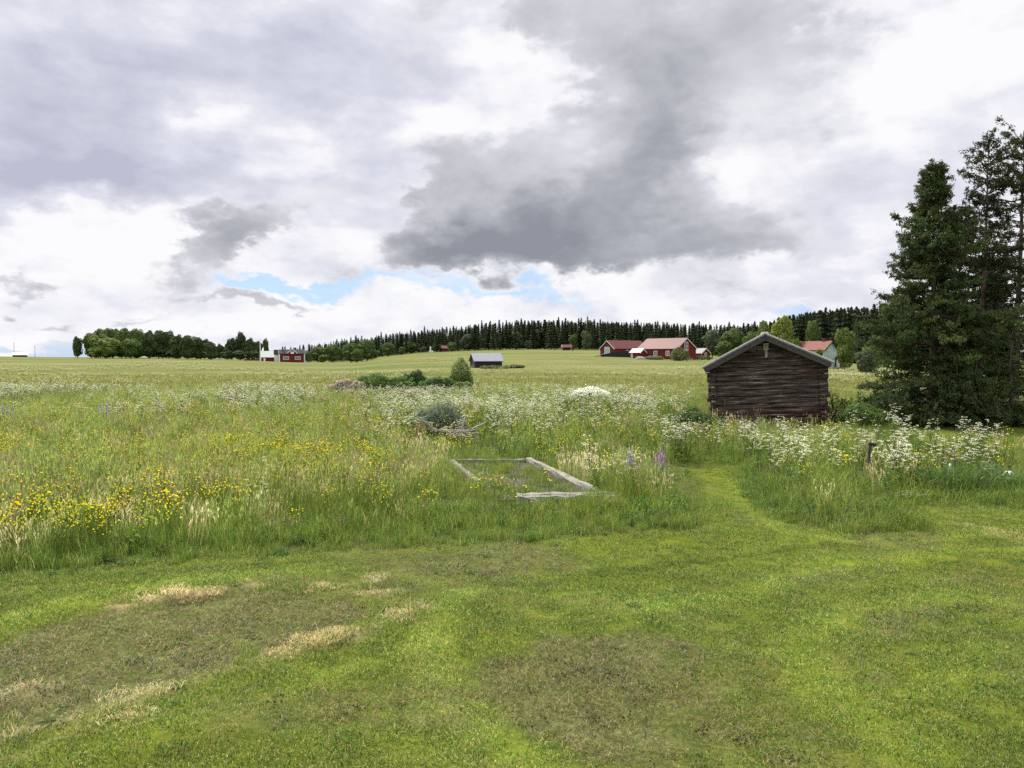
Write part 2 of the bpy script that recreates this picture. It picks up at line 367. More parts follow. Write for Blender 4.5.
class MB:
    """collects boxes, bars and tubes into one bmesh"""
    def __init__(s): s.bm = bmesh.new()
    def box(s, c, size, rot=None, bevel=0, mat=0, jitter=0, cuts=0):
        g = bmesh.ops.create_cube(s.bm, size=1)['verts']
        M = Matrix.Translation(c) @ (rot.to_4x4() if rot is not None else Matrix()) @ Matrix.Diagonal((*size, 1))
        bmesh.ops.transform(s.bm, matrix=M, verts=g)
        fs = {f for v in g for f in v.link_faces}
        for f in fs: f.material_index = mat
        if bevel:
            es = {e for v in g for e in v.link_edges}
            bmesh.ops.bevel(s.bm, geom=list(es), offset=bevel, segments=1, affect='EDGES', profile=.5)
        return s
    def poly(s, pts, ext, mat=0):
        """prism: polygon pts swept along vector ext"""
        a = [s.bm.verts.new(p) for p in pts]; b = [s.bm.verts.new(Vector(p)+Vector(ext)) for p in pts]
        fs = [s.bm.faces.new(a), s.bm.faces.new(b[::-1])]
        n = len(a)
        for i in range(n): fs.append(s.bm.faces.new((a[i], b[i], b[(i+1) % n], a[(i+1) % n])))
        for f in fs: f.material_index = mat
        return s
    def tube(s, pts, rad, sides=8, mat=0):
        pts = [Vector(p) for p in pts]; rings = []
        for i, p in enumerate(pts):
            t = (pts[min(i+1, len(pts)-1)]-pts[max(i-1, 0)]).normalized()
            u = t.orthogonal().normalized(); v = t.cross(u)
            if i: 
                u = (pu - t*pu.dot(t)).normalized(); v = t.cross(u)
            pu = u; r = rad[i] if hasattr(rad, '__len__') else rad
            rings.append([s.bm.verts.new(p+(u*math.cos(2*math.pi*k/sides)+v*math.sin(2*math.pi*k/sides))*r) for k in range(sides)])
        for a, b in zip(rings, rings[1:]):
            for k in range(sides): s.bm.faces.new((a[k], a[(k+1) % sides], b[(k+1) % sides], b[k])).material_index = mat
        s.bm.faces.new(rings[0][::-1]).material_index = mat; s.bm.faces.new(rings[-1]).material_index = mat
        return s
    def build(s, name, mats, parent=None, smooth=False, loc=None, rz=0):
        bmesh.ops.recalc_face_normals(s.bm, faces=s.bm.faces)
        me = bpy.data.meshes.new(name); s.bm.to_mesh(me); s.bm.free()
        for m in (mats if isinstance(mats, (list, tuple)) else [mats]): me.materials.append(m)
        if smooth: me.polygons.foreach_set('use_smooth', [True]*len(me.polygons))
        return link(name, me, parent, loc, rz)
# ------------------------------------------------------------ materials
def new_mat(name):
    m = bpy.data.materials.new(name); m.use_nodes = True; m.node_tree.nodes.clear(); return m, NT(m.node_tree)
def principled(name, colf, rough=.8, bump=None, bstr=.3, bdist=.01, spec=.3, metal=0.):
    m, n = new_mat(name)
    c = colf(n) if callable(colf) else tuple(colf)+(1,)
    ins = {'Base Color': c, 'Roughness': rough, 'Specular IOR Level': spec, 'Metallic': metal}
    if bump: ins['Normal'] = n.node('ShaderNodeBump', {'Height': bump(n), 'Strength': bstr, 'Distance': bdist}).outputs[0]
    p = n.node('ShaderNodeBsdfPrincipled', ins).outputs[0]
    n.l.new(p, n.node('ShaderNodeOutputMaterial').inputs[0]); return m
def ocoord(n): return n.node('ShaderNodeTexCoord').outputs['Object']
def wpos(n): return n.node('ShaderNodeNewGeometry').outputs['Position']
def plant(name, trans=.35, gain=1., rnd=.25, gloss=.05, tint=None, nap=False):
    """leaf matter: colour per blade from Col, varied per instance and by broad patches of ground"""
    m, n = new_mat(name)
    c = n.node('ShaderNodeAttribute', attribute_name='Col').outputs['Color']
    r = n.node('ShaderNodeObjectInfo').outputs['Random']
    f = n.m('MULTIPLY_ADD', r, rnd*2, gain*(1-rnd))
    pn = n.noise(wpos(n), .35, 3, .6)
    f = n.m('MULTIPLY', f, n.m('MULTIPLY_ADD', pn, .7, .65))
    if nap: f = n.m('MULTIPLY', f, n.node('ShaderNodeAttribute', attribute_name='g_tone', attribute_type='INSTANCER').outputs['Fac'])
    c = n.vm('SCALE', c, scale=f)
    if tint:   # patches with a yellower or greyer growth
        t = n.smooth(n.noise(n.vm('ADD', wpos(n), (31, 7, 0)), .22, 4, .6), .42, .62)
        c = n.mix(n.m('MULTIPLY', t, .55), c, n.vm('MULTIPLY', c, tint))
    d = n.node('ShaderNodeBsdfDiffuse', {'Color': c, 'Roughness': .6}).outputs[0]
    t = n.node('ShaderNodeBsdfTranslucent', {'Color': c}).outputs[0]
    s = n.node('ShaderNodeMixShader', {0: trans, 1: d, 2: t}).outputs[0]
    g = n.node('ShaderNodeBsdfGlossy', {'Color': (1, 1, 1, 1), 'Roughness': .5}).outputs[0]
    s = n.node('ShaderNodeMixShader', {0: gloss, 1: s, 2: g}).outputs[0]
    n.l.new(s, n.node('ShaderNodeOutputMaterial').inputs[0]); return m
M = {}
M['grass'] = plant('grass_blades', .42, 1.82, .22, .015, (1.12, 1.03, .85), True)
M['meadow'] = plant('meadow_blades', .48, 1.75, .25, .012, (1.12, 1.06, .8))
M['petal'] = plant('petals', .30, 1.15, .08, .0)
M['far_needle'] = plant('far_needles', .25, 1.6, .35, .01)
M['leaf'] = plant('leaves', .45, 1.55, .2, .012)
M['needle'] = plant('needles', .25, 1.05, .3, .01)
def bark(n):
    v = n.vm('MULTIPLY', ocoord(n), (6, 6, 1.2)); f = n.noise(v, 3, 6, .65)
    return n.ramp(f, [(.25, (.035, .028, .022)), (.5, (.09, .07, .055)), (.75, (.17, .135, .11))])
M['bark'] = principled('bark', bark, .95, lambda n: n.noise(n.vm('MULTIPLY', ocoord(n), (6, 6, 1.2)), 3, 6, .65), .8, .04)
def pinebark(n):
    o = ocoord(n); f = n.noise(n.vm('MULTIPLY', o, (6, 6, 1.5)), 3, 6, .65)
    z = n.sep(o)[2]
    lo = n.ramp(f, [(.3, (.05, .04, .033)), (.7, (.15, .12, .10))]); hi = n.ramp(f, [(.3, (.085, .06, .042)), (.7, (.17, .125, .09))])
    return n.mix(n.smooth(z, 3.5, 7.), lo, hi)
M['pine_bark'] = principled('pine_bark', pinebark, .95, lambda n: n.noise(n.vm('MULTIPLY', ocoord(n), (6, 6, 1.5)), 3, 6, .65), .8, .03)
def logwood(n):
    o = ocoord(n); a = n.noise(n.vm('MULTIPLY', o, (.55, .9, 9.5)), 2.4, 8, .72, .2)
    b = n.noise(n.vm('MULTIPLY', o, (.5, .5, 3.2)), 2.0, 4, .6)
    c = n.ramp(a, [(.30, (.008, .0065, .0058)), (.43, (.032, .025, .021)), (.54, (.078, .063, .054)), (.66, (.30, .262, .24))])
    red = n.m('MULTIPLY', n.smooth(b, .50, .70), .45)
    z = n.sep(o)[2]
    red = n.m('ADD', red, n.m('MULTIPLY', n.m('SUBTRACT', 1., n.smooth(z, .25, .85)), .5), clamp=True)
    return n.mix(red, c, n.vm('MULTIPLY', c, (1.5, .72, .66)))
M['log'] = principled('weathered_logs', logwood, .9, lambda n: n.noise(n.vm('MULTIPLY', ocoord(n), (.55, .9, 9.5)), 2.4, 8, .72, .2), 1., .05)
def greywood(lo, hi, sc=(2, 2, 2)):
    def f(n):
        o = ocoord(n); a = n.noise(n.vm('MULTIPLY', o, sc), 5, 7, .65, .2)
        return n.ramp(a, [(.25, lo), (.7, hi)])
    return f
M['barge'] = principled('grey_boards', greywood((.03, .027, .028), (.09, .083, .085), (3, 3, 3)), .85, lambda n: n.noise(ocoord(n), 14, 5, .6), .3, .01)
M['roofboard'] = principled('weathered_toplit_roof_boards', greywood((.30, .295, .30), (.62, .61, .62), (3, 3, 3)), .8, lambda n: n.noise(ocoord(n), 14, 5, .6), .3, .01)  # weathered grey boards, colour paled further to imitate the top-lit roof edge
M['timber'] = principled('bleached_timber', greywood((.05, .052, .036), (.31, .29, .265), (1.3, 5, 5)), .9, lambda n: n.noise(n.vm('MULTIPLY', ocoord(n), (1, 10, 10)), 5, 7, .65), .7, .02)
M['stick'] = principled('bleached_dead_wood', greywood((.18, .17, .155), (.38, .36, .33)), .9)
M['post'] = principled('dark_post_wood', greywood((.03, .027, .025), (.11, .10, .095), (8, 8, 1.5)), .9, lambda n: n.noise(n.vm('MULTIPLY', ocoord(n), (8, 8, 1.5)), 5, 6, .6), .6, .02)
def boards(c, amp=.35, sc=14):
    def f(n):
        o = ocoord(n); x = n.m('ADD', n.sep(o)[0], n.sep(o)[1])
        w = n.noise(n.vm('MULTIPLY', o, (3, 3, .25)), 1.5, 4, .6)
        return n.mix(n.m('MULTIPLY_ADD', w, amp*2, .5-amp, clamp=True), tuple(v*.7 for v in c), tuple(min(v*1.3, .9) for v in c))
    return f
M['red'] = principled('falu_red_boards', boards((.125, .018, .017)), .9)
M['white'] = principled('white_paint', boards((.72, .72, .70), .2), .6)
M['dark'] = principled('dark_tarred_boards', boards((.022, .020, .021)), .85)
M['teal'] = principled('pale_teal_boards', boards((.30, .46, .42), .2), .8)
M['glass'] = principled('window_glass', (.10, .12, .14), .15, spec=.6)
M['brown'] = principled('red_brown_boards', boards((.10, .035, .025)), .9)
def rooft(c, axis=1):
    def f(n):
        o = ocoord(n); w = n.noise(n.vm('MULTIPLY', o, (.6, .6, .6)), 2, 5, .6)
        return n.mix(w, tuple(v*.72 for v in c), tuple(min(1, v*1.28) for v in c))
    return f
M['roof_red'] = principled('red_sheet_roof', rooft((.088, .014, .013)), .6)
M['roof_tile'] = principled('terracotta_roof', rooft((.135, .038, .027)), .75)
M['roof_metal'] = principled('pale_sheet_metal_roof', rooft((.18, .19, .225)), .45, spec=.5)
M['roof_grey'] = principled('grey_sheet_roof', rooft((.13, .135, .15)), .6)
M['roof_dark'] = principled('dark_slate_roof', rooft((.045, .047, .056)), .95, spec=.05)
M['roof_green'] = principled('pale_green_roof', rooft((.30, .36, .34)), .6)
M['rag'] = principled('black_rag', (.03, .03, .035), .9)
M['hose'] = principled('green_plastic', (.13, .2, .14), .4, spec=.5)
M['pale'] = principled('pale_painted_wood', greywood((.5, .5, .48), (.8, .8, .78)), .7)
M['soil'] = principled('dark_soil', greywood((.02, .017, .013), (.06, .05, .035)), 1.)
# ------------------------------------------------------------ ground: one sheet to the horizon
def grow(a, step, ratio, end):
    out = [a]; s = step
    while out[-1] < end: s = min(s*ratio, 900); out.append(out[-1]+s)
    return out
xs = np.arange(-11, 11.01, .075); g = grow(11, .08, 1.07, 9000)[1:]; gx = np.array([-v for v in g[::-1]]+list(xs)+g)
ys = np.arange(3.6, 15.01, .075); gy = np.array([-v for v in grow(-3.6, .2, 1.3, 400)[::-1]]+list(ys[1:])+grow(15, .08, 1.05, 9000)[1:])
GX, GY = np.meshgrid(gx, gy); GZ = ground_z(GX, GY)
nx, ny = len(gx), len(gy)
i, j = np.meshgrid(np.arange(ny-1), np.arange(nx-1), indexing='ij'); k = i*nx+j
gm = np_mesh('ground', np.stack([GX, GY, GZ], -1).reshape(-1, 3), [np.stack([k, k+1, k+nx+1, k+nx], -1).reshape(-1, 4)], smooth=True)
def fattr(me, name, v):
    a = me.attributes.new(name, 'FLOAT', 'POINT'); a.data.foreach_set('value', np.asarray(v, np.float32).ravel())
nearm = (np.hypot(GX, GY) < 40)
tall = sstep(meadow_d(GX, GY), -.1, .3)
fattr(gm, 'scalp', scalp(GX, GY)*nearm*(1-tall)); fattr(gm, 'dry', dryness(GX, GY)*nearm*(1-tall)); fattr(gm, 'tall', tall); fattr(gm, 'tone', np.where(nearm, mow_tone(GX, GY), 1.))
def ground_mat():
    m, n = new_mat('ground_turf_and_pasture'); p = wpos(n)
    A = lambda s: n.node('ShaderNodeAttribute', attribute_name=s).outputs['Fac']
    f1 = n.noise(p, 30, 5, .7); f2 = n.noise(p, 2.2, 5, .65); f3 = n.noise(p, .5, 4, .6)
    lawn = n.ramp(n.m('MULTIPLY_ADD', f1, .5, n.m('MULTIPLY', f2, .5)), [(.3, (.040, .056, .010)), (.5, (.080, .105, .016)), (.7, (.135, .155, .030))])
    lawn = n.mix(n.smooth(f3, .4, .65), lawn, n.vm('MULTIPLY', lawn, (1.12, 1.04, .9)))
    lawn = n.vm('SCALE', lawn, scale=A('tone'))
    sc = n.ramp(n.m('MULTIPLY_ADD', n.noise(p, 18, 6, .72), .65, n.m('MULTIPLY', f2, .35)), [(.33, (.026, .030, .012)), (.46, (.062, .066, .026)), (.58, (.105, .112, .042)), (.72, (.18, .172, .080))])
    c = n.mix(n.m('MULTIPLY', A('scalp'), .9), lawn, sc)
    dr = n.ramp(f1, [(.3, (.16, .13, .065)), (.7, (.36, .30, .17))])
    c = n.mix(n.m('MULTIPLY', A('dry'), .85), c, dr)
    # meadow floor and, farther out, grazed pasture in broad bands
    b1 = n.noise(n.vm('MULTIPLY', p, (.012, .045, .05)), 1., 5, .6, .4); b2 = n.noise(n.vm('MULTIPLY', p, (.10, .30, .1)), 1., 6, .65); b3 = n.noise(p, 1.6, 5, .7)
    v = n.m('ADD', n.m('MULTIPLY', b1, .58), n.m('ADD', n.m('MULTIPLY', b2, .30), n.m('MULTIPLY', b3, .12)))
    past = n.ramp(v, [(.36, (.070, .094, .028)), (.47, (.108, .122, .045)), (.55, (.134, .138, .058)), (.66, (.180, .172, .082))])
    dist = n.vm('LENGTH', p)
    far = n.smooth(dist, 34, 50)
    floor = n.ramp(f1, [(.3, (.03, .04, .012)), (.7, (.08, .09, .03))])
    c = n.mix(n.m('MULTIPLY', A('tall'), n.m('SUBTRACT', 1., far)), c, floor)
    c = n.mix(far, c, past)
    h = n.m('ADD', n.noise(p, 22, 6, .7), n.m('MULTIPLY', f2, .5))
    bmp = n.node('ShaderNodeBump', {'Height': h, 'Strength': .7, 'Distance': .035}).outputs[0]
    d = n.node('ShaderNodeBsdfDiffuse', {'Color': c, 'Normal': bmp}).outputs[0]
    n.l.new(d, n.node('ShaderNodeOutputMaterial').inputs[0]); return m
gm.materials.append(ground_mat())
tag(link('ground', gm), 'mown lawn, meadow floor and rolling pasture as one ground', kind='structure')
# ------------------------------------------------------------ scattered growth (uncountable: one object per kind)
def clump_collection(name, meshes):
    c = bpy.data.collections.new(name)               # holds the clump shapes, not linked to the scene
    for q, me in enumerate(meshes): c.objects.link(bpy.data.objects.new('%s_%02d' % (name, q), me))
    return c
def scatter(name, coll, nvar, P, scale, rng, label, tilt=.12, kind='stuff', zscale=None, tone=None):
    n = len(P); me = bpy.data.meshes.new(name); me.vertices.add(n)
    me.vertices.foreach_set('co', np.asarray(P, np.float32).ravel())
    rot = np.stack([rng.normal(0, tilt, n), rng.normal(0, tilt, n), rng.uniform(0, 6.283, n)], 1)
    scl = np.repeat(np.broadcast_to(scale, n)[:, None], 3, 1).copy()
    if zscale is not None: scl[:, 2] *= zscale
    for nm, v in (('g_rot', rot), ('g_scl', scl)):
        a = me.attributes.new(nm, 'FLOAT_VECTOR', 'POINT'); a.data.foreach_set('vector', np.asarray(v, np.float32).ravel())
    a = me.attributes.new('g_idx', 'INT', 'POINT'); a.data.foreach_set('value', rng.integers(0, nvar, n).astype(np.int32))
    fattr(me, 'g_tone', np.ones(n) if tone is None else tone)
    o = link(name, me); tag(o, label, kind=kind)
    t = bpy.data.node_groups.new(name, 'GeometryNodeTree')
    t.interface.new_socket('Geometry', in_out='INPUT', socket_type='NodeSocketGeometry'); t.interface.new_socket('Geometry', in_out='OUTPUT', socket_type='NodeSocketGeometry')
    N = t.nodes; gi = N.new('NodeGroupInput'); go = N.new('NodeGroupOutput'); ip = N.new('GeometryNodeInstanceOnPoints'); ci = N.new('GeometryNodeCollectionInfo')
    ci.inputs[0].default_value = coll; ci.inputs['Separate Children'].default_value = True; ci.inputs['Reset Children'].default_value = True
    ip.inputs['Pick Instance'].default_value = True
    def na(nm, dt):
        x = N.new('GeometryNodeInputNamedAttribute'); x.data_type = dt; x.inputs['Name'].default_value = nm; return x.outputs['Attribute']
    L = t.links
    L.new(gi.outputs[0], ip.inputs['Points']); L.new(ci.outputs[0], ip.inputs['Instance'])
    L.new(na('g_idx', 'INT'), ip.inputs['Instance Index']); L.new(na('g_rot', 'FLOAT_VECTOR'), ip.inputs['Rotation']); L.new(na('g_scl', 'FLOAT_VECTOR'), ip.inputs['Scale'])
    L.new(ip.outputs[0], go.inputs[0])
    md = o.modifiers.new('growth', 'NODES'); md.node_group = t
    return o
def cand(dens, y0, y1, rng, spread=.80, pad=3.):
    """random ground points in a wedge in front of the house, dens per square metre (float or function of Y)"""
    out = []
    for a, b in zip(np.linspace(y0, y1, 25)[:-1], np.linspace(y0, y1, 25)[1:]):
        d = dens(.5*(a+b)) if callable(dens) else dens
        w = spread*b+pad; n = rng.poisson(d*2*w*(b-a))
        out.append(np.stack([rng.uniform(-w, w, n), rng.uniform(a, b, n)], 1))
    return np.concatenate(out)
def ring(n, r, rng):
    a = rng.uniform(0, 6.283, n); q = r*np.sqrt(rng.uniform(0, 1, n)); return np.stack([q*np.cos(a), q*np.sin(a), np.zeros(n)], 1)
rg = np.random.default_rng(11)
G1, G2, G3 = (.074, .124, .020), (.107, .154, .026), (.142, .167, .040)     # leaf greens
STRAW, DRYC = (.31, .29, .11), (.40, .34, .19)
# ---- clump shapes
def c_lawn(n=80, r=.12, h=(.014, .032), col=G2, w=.0048, extra_dry=.10, lean=.85):
    v = Veg(); k = int(n*extra_dry)
    v.blades(ring(n-k, r, rg), rg.uniform(*h, n-k), w, rg.uniform(.2, lean+.4, n-k), rg, col, .38)
    if k: v.blades(ring(k, r, rg), rg.uniform(h[0], h[1]*1.2, k), w*.8, rg.uniform(.5, 1.2, k), rg, STRAW, .2)
    return v.mesh('lawn_tuft', [M['grass']])
def c_dry(n=70, r=.12):
    v = Veg(); v.blades(ring(n, r, rg), rg.uniform(.025, .06, n), .004, rg.uniform(.95, 1.28, n), rg, DRYC, .25); return v.mesh('dry_tuft', [M['grass']])
def c_scalp(n=40, r=.14):
    v = Veg(); k = n//2
    v.blades(ring(k, r, rg), rg.uniform(.012, .03, k), .004, rg.uniform(.3, 1., k), rg, (.085, .105, .026), .3)
    v.blades(ring(k, r, rg), rg.uniform(.03, .06, k), .004, rg.uniform(1., 1.3, k), rg, (.175, .158, .082), .35)
    return v.mesh('scalped_turf', [M['grass']])
def c_leafy(n=46, r=.16, h=(.25, .5), col=G2, w=.007, lean=.5, straw=.1):
    v = Veg(); k = int(n*straw)
    v.blades(ring(n-k, r, rg), rg.uniform(*h, n-k), w, rg.uniform(.08, lean+.25, n-k), rg, col, .22)
    if k: v.blades(ring(k, r, rg), rg.uniform(*h, k), w*.7, rg.uniform(.2, .7, k), rg, STRAW, .2)
    return v.mesh('grass_clump', [M['meadow']])
def c_seed(n=16, r=.2, h=(.55, .85), stem=(.13, .18, .035), head=(.185, .23, .065), hw=.016, hl=.11, leaves=26, w=.0035):
    v = Veg()
    v.blades(ring(leaves, r, rg), rg.uniform(.2, .5, leaves), .006, rg.uniform(.1, .7, leaves), rg, G1, .22)
    b = ring(n, r, rg); hh = rg.uniform(*h, n); tip = v.blades(b, hh, w, rg.uniform(.03, .28, n), rg, stem, .15)
    # feathery seed heads at the tips
    for q in range(4):
        off = rg.normal(0, .008, (n, 3)); off[:, 2] = rg.uniform(-hl, .02, n)
        v.leaves(tip+off, rg.normal(size=(n, 3))*(1, 1, .15), hl*rg.uniform(.6, 1., n), rg, head, .18, hw/hl, axis=np.tile((0, 0, 1.), (n, 1))+rg.normal(0, .15, (n, 3)))
    return v.mesh('seeding_grass', [M['meadow']])
def c_straw(n=14, r=.16):
    return c_seed(n, r, (.45, .72), (.40, .36, .19), (.46, .40, .24), .012, .09, 12, .005)
def c_parsley(nu=9, h=(.6, .95), dot=.016, white=(.70, .70, .56), rad=.05, nd=15, leaf=26, spread=.16):
    v = Veg(); b = ring(1, .02, rg)[0]
    for q in range(nu):
        t = ring(1, spread, rg)[0]; t[2] = rg.uniform(*h)
        midp = np.array([t[0]*.25, t[1]*.25, t[2]*.55])
        v.tube([b, midp, t], [.004, .003, .002], (.12, .15, .05), 3, 0)
        d = ring(nd, rad*rg.uniform(.6, 1.15), rg); d[:, 2] = -.35*(d[:, 0]**2+d[:, 1]**2)/rad + rg.normal(0, .004, nd)
        nr = np.stack([rg.normal(0, .35, nd), rg.normal(0, .35, nd), np.ones(nd)], 1)
        v.leaves(t+d, nr, dot*rg.uniform(.8, 1.6, nd), rg, white, .06, .9, 1)
    L = ring(leaf, .2, rg); L[:, 2] = rg.uniform(.1, h[0]*.8, leaf)
    v.leaves(L, rg.normal(size=(leaf, 3))+(0, 0, 1), rg.uniform(.06, .13, leaf), rg, G1, .2, .5, 0)
    return v.mesh('cow_parsley', [M['meadow'], M['petal']])
def c_butter(nf=14, h=(.35, .65), col=(.78, .68, .02), dot=.024):
    v = Veg(); b = ring(nf, .14, rg); t = b+ring(nf, .05, rg); t[:, 2] = rg.uniform(*h, nf)
    for q in range(nf): v.tube([b[q], t[q]], [.002, .0015], G2, 3, 0)
    v.leaves(t, rg.normal(0, .45, (nf, 3))+(0, 0, 1), dot*rg.uniform(.8, 1.3, nf), rg, col, .08, .95, 1)
    v.leaves(t+(0, 0, .004), rg.normal(0, .6, (nf, 3))+(0, -.8, .5), dot*rg.uniform(.8, 1.2, nf), rg, col, .08, .95, 1)
    return v.mesh('buttercups', [M['meadow'], M['petal']])
def c_sorrel(n=7):
    v = Veg(); b = ring(n, .14, rg); hh = rg.uniform(.5, .8, n); tip = v.blades(b, hh, .005, rg.uniform(.02, .2, n), rg, (.20, .10, .06), .2)
    for q in range(14):
        k = rg.uniform(.55, 1., n)[:, None]; v.leaves(b+(tip-b)*k+rg.normal(0, .010, (n, 3)), rg.normal(size=(n, 3)), rg.uniform(.012, .024, n), rg, (.25, .11, .075), .25, .7)
    return v.mesh('red_sorrel', [M['meadow']])
def c_weed(n=60, r=.22, h=.3, size=(.05, .11), col=(.06, .105, .025)):
    v = Veg(); p = ring(n, r, rg); p[:, 2] = h*rg.uniform(.1, 1., n)*(1-.5*(np.hypot(p[:, 0], p[:, 1])/r)**2)
    v.leaves(p, rg.normal(0, .5, (n, 3))+(0, 0, .9), rg.uniform(*size, n), rg, col, .22, .6)
    for q in range(8): v.tube([ring(1, .05, rg)[0], p[q]], [.004, .002], G1, 3)
    return v.mesh('broad_weeds', [M['meadow']])

lawnC = clump_collection('lawn_tuft', [c_lawn() for _ in range(5)]+[c_lawn(70, .12, (.016, .038), G1) for _ in range(3)]+[c_lawn(70, .12, (.014, .03), G3, extra_dry=.15) for _ in range(3)])
dryC = clump_collection('dry_tuft', [c_dry() for _ in range(4)])
scalpC = clump_collection('scalped_turf', [c_scalp() for _ in range(5)])
marginC = clump_collection('margin_grass', [c_leafy(60, .15, (.08, .22), G1, .006) for _ in range(3)]+[c_leafy(55, .15, (.10, .26), G2, .006, straw=.15) for _ in range(3)]+[c_weed(40, .15, .14, (.03, .07), (.07, .12, .03))])
leafyC = clump_collection('meadow_grass', [c_leafy(50, .2, (.3, .65), c, .007, straw=s) for c, s in ((G1, .05), (G2, .05), (G2, .1), (G3, .08), (G2, .15))]+[c_seed() for _ in range(3)]+[c_seed(14, .2, (.55, .85), (.13, .17, .04), (.22, .18, .11)) for _ in range(1)])
strawC = clump_collection('straw_grass', [c_straw() for _ in range(4)])
parsC = clump_collection('cow_parsley', [c_parsley() for _ in range(6)])
butC = clump_collection('buttercups', [c_butter() for _ in range(5)])
sorC = clump_collection('red_sorrel', [c_sorrel() for _ in range(4)])
weedC = clump_collection('broad_weeds', [c_weed(col=c, h=h) for c, h in (((.06, .10, .025), .3), ((.075, .12, .03), .4), ((.05, .085, .03), .5))])
farC = clump_collection('pasture_tuft', [c_leafy(34, .45, (.08, .20), c, .020, .7, s) for c, s in (((.095, .125, .034), .2), ((.115, .135, .040), .3), ((.135, .145, .052), .35))])
farfC = clump_collection('pasture_flowers', [c_parsley(9, (.25, .5), .05, (.62, .60, .36), .10, 3, 0, .5) for _ in range(3)])

# ---- where it grows
def pxof(P): return 512+F*P[:, 0]/P[:, 1]
def put3(P): return np.column_stack([P, ground_z(P[:, 0], P[:, 1])])
FRAME = [tuple(at(x, y)[:2]) for x, y in ((451, 465), (530, 465), (606, 502), (497, 503))]
BARN_C = at(771, 426)
def clear(P, pad=0.):
    """keep growth out of the timber frame and out from under the log barn"""
    k = ~inside(FRAME, P[:, 0], P[:, 1])
    k &= segdist([tuple((BARN_C+Vector((.7, 2.2, 0)))[:2]), tuple((BARN_C+Vector((1.9, 5.5, 0)))[:2])], P[:, 0], P[:, 1]) > 2.1
    return k
# lawn
P = cand(lambda Y: 150 if Y < 9 else (90 if Y < 14 else 40), 3.9, 30, rg)
md = meadow_d(P[:, 0], P[:, 1]); s = scalp(P[:, 0], P[:, 1]); dr = dryness(P[:, 0], P[:, 1])
u = rg.uniform(0, 1, len(P))
k = (md < .25) & (u > s*.72)
Pl = P[k]; scatter('lawn_grass', lawnC, 11, put3(Pl), rg.uniform(.75, 1.25, len(Pl))*(1-.35*s[k]), rg, 'short mown green lawn in the foreground', tone=mow_tone(Pl[:, 0], Pl[:, 1]))
k = (md < .1) & (u < s*.7) & (P[:, 1] < 14); scatter('scalped_turf', scalpC, 5, put3(P[k]), rg.uniform(.8, 1.3, k.sum()), rg, 'brown scalped patches of turf with dead clippings in the lawn')
k = (md < .1) & (rg.uniform(0, 1, len(P)) < (dr-.22)*.75) & (P[:, 1] < 16); scatter('dry_clippings', dryC, 4, put3(P[k]), rg.uniform(.7, 1.3, k.sum()), rg, 'straw coloured rims of dry cut grass around the scalped patch')
# earthy clods and moss torn up in the scalped turf
def c_clod():
    v = Veg(); n = 22; p = ring(n, .12, rg); p[:, 2] = rg.uniform(0, .022, n)
    v.leaves(p, rg.normal(0, .8, (n, 3))+(0, 0, .5), rg.uniform(.014, .034, n), rg, (.036, .040, .016), .35, .8)
    k = 10; v.blades(ring(k, .1, rg), rg.uniform(.02, .05, k), .004, rg.uniform(.3, 1.1, k), rg, (.06, .075, .022), .3)
    return v.mesh('clod', [M['grass']])
clodC = clump_collection('clod', [c_clod() for _ in range(4)])
Pc = cand(60., 3.9, 12, rg); sc_ = scalp(Pc[:, 0], Pc[:, 1]); mc = meadow_d(Pc[:, 0], Pc[:, 1]); pc_ = pxof(Pc)
kc = (mc < -.1) & (rg.uniform(0, 1, len(Pc)) < sc_**2*np.where((pc_ > 400) & (Pc[:, 1] < 8), .75, .35)*(.12+sstep(fbm(Pc[:, 0]*2.5, Pc[:, 1]*2.5, 3, 77), .42, .66)))
scatter('turf_clods', clodC, 4, put3(Pc[kc]), rg.uniform(.3, 1.1, kc.sum()), rg, 'dark earthy clods and moss in the scalped turf')
# margin of half-grown grass along the lawn edge
P = cand(lambda Y: 38, 7, 30, rg); md = meadow_d(P[:, 0], P[:, 1]); px = pxof(P)
front = (px > 415) & (px < 700) & (P[:, 1] < 14.0)
k = (md > -.05) & (md < 2.2) & (rg.uniform(0, 1, len(P)) < np.where(front, 1., np.where(md < 1.2, 1., .5))) & clear(P)
hs = np.where(front, .75+.45*sstep(md, .2, 1.5), .6+.8*sstep(md, 0, 1.3))*np.where((px > 660) & (px < 745) & (P[:, 1] > 13.5), .45, 1.)*np.where((px > 745) & (px < 930) & (P[:, 1] < 18), 1.4, 1.)*np.where((px > 850) & (px < 890) & (P[:, 1] > 12.6) & (P[:, 1] < 17.6), .55, 1.)
scatter('margin_grass', marginC, 7, put3(P[k]), (hs*rg.uniform(.75, 1.3, len(P)))[k], rg, 'lush half grown grass along the edge of the mown lawn')
# clover and plantain in the lawn
P = cand(3.2, 4.0, 13, rg); k = (meadow_d(P[:, 0], P[:, 1]) < 0) & (rg.uniform(0, 1, len(P)) < sstep(fbm(P[:, 0]*.9, P[:, 1]*.9, 3, 79), .42, .62))
scatter('lawn_weeds', clump_collection('lawn_weed', [c_weed(26, .12, .035, (.02, .05), c) for c in ((.06, .10, .03), (.085, .125, .045), (.10, .13, .06))]), 3, put3(P[k]), rg.uniform(.4, 1., k.sum()), rg, 'clover and flat leaved weeds in the mown lawn')
